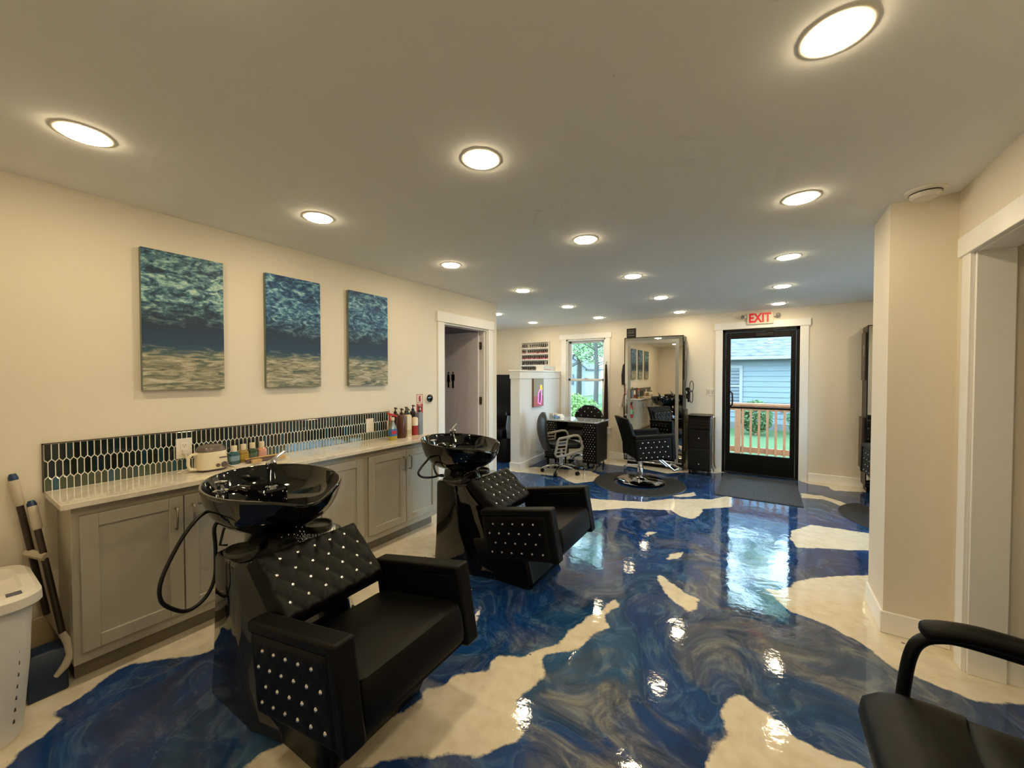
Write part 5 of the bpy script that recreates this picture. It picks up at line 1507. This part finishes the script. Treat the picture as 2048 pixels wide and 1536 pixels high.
def leaf_cloud(name, parent, blobs, n, size, m, seed, world=True):
    rr = random.Random(seed); g = G()
    tot = sum(b[3]*b[4]*b[5] for b in blobs)
    for (cx,cy,cz,rx,ry,rz) in blobs:
        k = max(8, int(n*rx*ry*rz/tot))
        for i in range(k):
            while True:
                p = Vector((rr.uniform(-1,1),rr.uniform(-1,1),rr.uniform(-1,1)))
                if .25 < p.length < 1: break
            if p.length < .7: p = p.normalized()*rr.uniform(.65,1)
            c = Vector((cx+p.x*rx, cy+p.y*ry, cz+p.z*rz))
            a = Vector((rr.gauss(0,1),rr.gauss(0,1),rr.gauss(0,1))).normalized(); b = a.orthogonal().normalized()
            s = size*rr.uniform(.6,1.3)
            g.add([c-a*s, c+b*s*.5, c+a*s, c-b*s*.5], [(0,1,2,3)])
    o = g.obj(name, m, parent, smooth=False, world=world); o['kind'] = 'stuff'
    return o
def leafmat(name, c1, c2):
    m = mat(name, c1, .7, var=.3, scale=9)
    nt = m.node_tree; b = nt.nodes['Principled BSDF']
    mxn = [n for n in nt.nodes if n.type == 'MIX'][0]
    mxn.inputs[6].default_value = lin(c1)+(1,); mxn.inputs[7].default_value = lin(c2)+(1,)
    return m
L1 = leafmat('leaf_light_green', (84,118,56), (124,152,84)); L2 = leafmat('leaf_mid_green', (44, 71, 33), (75, 101, 52)); L3 = leafmat('leaf_tree_green', (110,140,96), (160,184,136))
def shrub(label, blobs, n, size, m, seed, base):
    r = thing('shrub', label, 'shrub', base)
    leaf_cloud('foliage', r, blobs, n, size, m, seed)
    g = G(); g.tube([base, (base[0]+.03,base[1],base[2]+.5*blobs[0][5])],.03,6); g.obj('stem', M_cedar, r, world=True)
shrub('round clipped shrub behind the deck railing', [(-.18,14.2,.22,.46,.42,.50)], 2600, .05, L2, 1, (-.18,14.2,GZ))
shrub('thin leafy shrub at the right of the house wall', [(.80,14.9,.2,.16,.2,.5)], 260, .05, L2, 2, (.8,14.9,GZ))
shrub('bright green bush filling the lower right of the window', [(-4.30,9.6,.42,.55,.5,.62),(-3.75,9.3,.30,.5,.45,.60)], 5200, .045, L1, 3, (-4.1,9.5,GZ))
shrub('low green hedge at the left of the window view', [(-6.6,12.2,-.05,1.2,.5,.35)], 1500, .06, L2, 5, (-6.6,12.2,GZ))
def tree(label, x, y, h, r0, seed, n, spread, m=L3):
    rr = random.Random(seed)
    t = thing('tree', label, 'tree', (x, y, GZ))
    bark = mat('bark_grey', (71,68,64), .9, var=.2)
    g = G(); g.tube([(0,0,0),(.05,0,h*.3),(-.05,.05,h*.6),(.08,0,h)],[r0,r0*.85,r0*.6,r0*.25],10); g.obj('trunk', bark, t)
    g = G(); blobs = []
    for k in range(16):
        z = h*rr.uniform(.28,.95); a = rr.uniform(0,2*PI); l = spread*rr.uniform(.5,1)*(1.15-z/h*.5)
        p = (l*math.cos(a), l*math.sin(a), z+l*.55)
        g.tube([(0,0,z),(p[0]*.5,p[1]*.5,z+l*.2),p],[r0*.32,r0*.2,r0*.06],6)
        for q in range(3):
            a2 = a+rr.uniform(-.9,.9); p2 = (p[0]+.6*math.cos(a2), p[1]+.6*math.sin(a2), p[2]+rr.uniform(-.3,.5))
            g.tube([(p[0]*.6,p[1]*.6,z+l*.28),p2],[r0*.12,r0*.03],5)
            blobs.append((x+p2[0], y+p2[1], GZ+p2[2], .7, .7, .5))
    br_ = g.obj('branches', bark, t); br_['kind'] = 'stuff'
    leaf_cloud('leaves', t, blobs, n, .07, m, seed+50)
tree('tall pale tree nearest outside the window', -7.15, 18.9, 8.0, .11, 21, 9000, 2.6)
tree('slim tree at the left of the window view', -9.6, 20.5, 7.0, .13, 22, 6000, 2.2)
tree('slim tree at the right of the window view', -7.4, 22.5, 8.0, .12, 23, 9000, 2.6)
tree('distant tree behind the white house', -11.5, 27, 9.0, .22, 24, 5200, 3.4)
tree('pale leafy tree in the centre of the window view', -9.0, 24.0, 8.5, .12, 31, 9000, 3.0)
tree('pale leafy tree above the street outside the window', -10.6, 22.5, 8.0, .12, 32, 9000, 2.8)
tree('distant tree far right of the window view', -8.6, 29, 9.5, .22, 25, 5200, 3.4)
tree('big tree added behind the neighbour house roof to block sky, left one', -2.2, 25.5, 13.0, .3, 41, 12000, 4.5)  # added with the next tree to keep bright sky off the floor reflection
tree('big tree added behind the neighbour house roof to block sky, right one', 3.4, 26.5, 13.5, .3, 42, 12000, 4.8)
h2 = thing('white_gable_house', 'small white gabled house far outside the window', 'house', (-15.4, 34.0, GZ))
g = G(); g.prism([(-1.6,0),(1.6,0),(1.6,2.5),(0,3.7),(-1.6,2.5)], 'y', 0, 4); g.obj('house_wall', mat('white_siding', (125,128,130), .6), h2)
g = G(); g.prism([(-1.85,2.38),(0,3.78),(1.85,2.38),(1.85,2.5),(0,3.92),(-1.85,2.5)], 'y', -.2, 4.2); g.obj('roof', mat('roof_dark', (66,68,72), .8), h2)
g = G(); g.box(-.45,.45,-.03,.0,1.0,2.0); g.obj('house_window', mat('house_pane_dark', (53,59,65), .1), h2)
dm_ = thing('parked_car', 'small blue parked car on the street outside the window', 'car', (-8.9, 17.4, GZ+.02))
g = G(); g.loft([rring(-.8,.8,-.42,.42,.18,.12), rring(-.82,.82,-.44,.44,.45,.14), rring(-.5,.5,-.38,.38,.72,.12), rring(-.42,.42,-.34,.34,.78,.12)]); g.obj('car_body', mat('car_blue', (33,61,94), .3, coat=.5), dm_)
for x in (-.5,.5):
    for y in (-.42,.36):
        g = G(); g.cyl((x,y,.17),(x,y+.08,.17),.17,14); g.obj('wheel', M_black_metal, dm_)
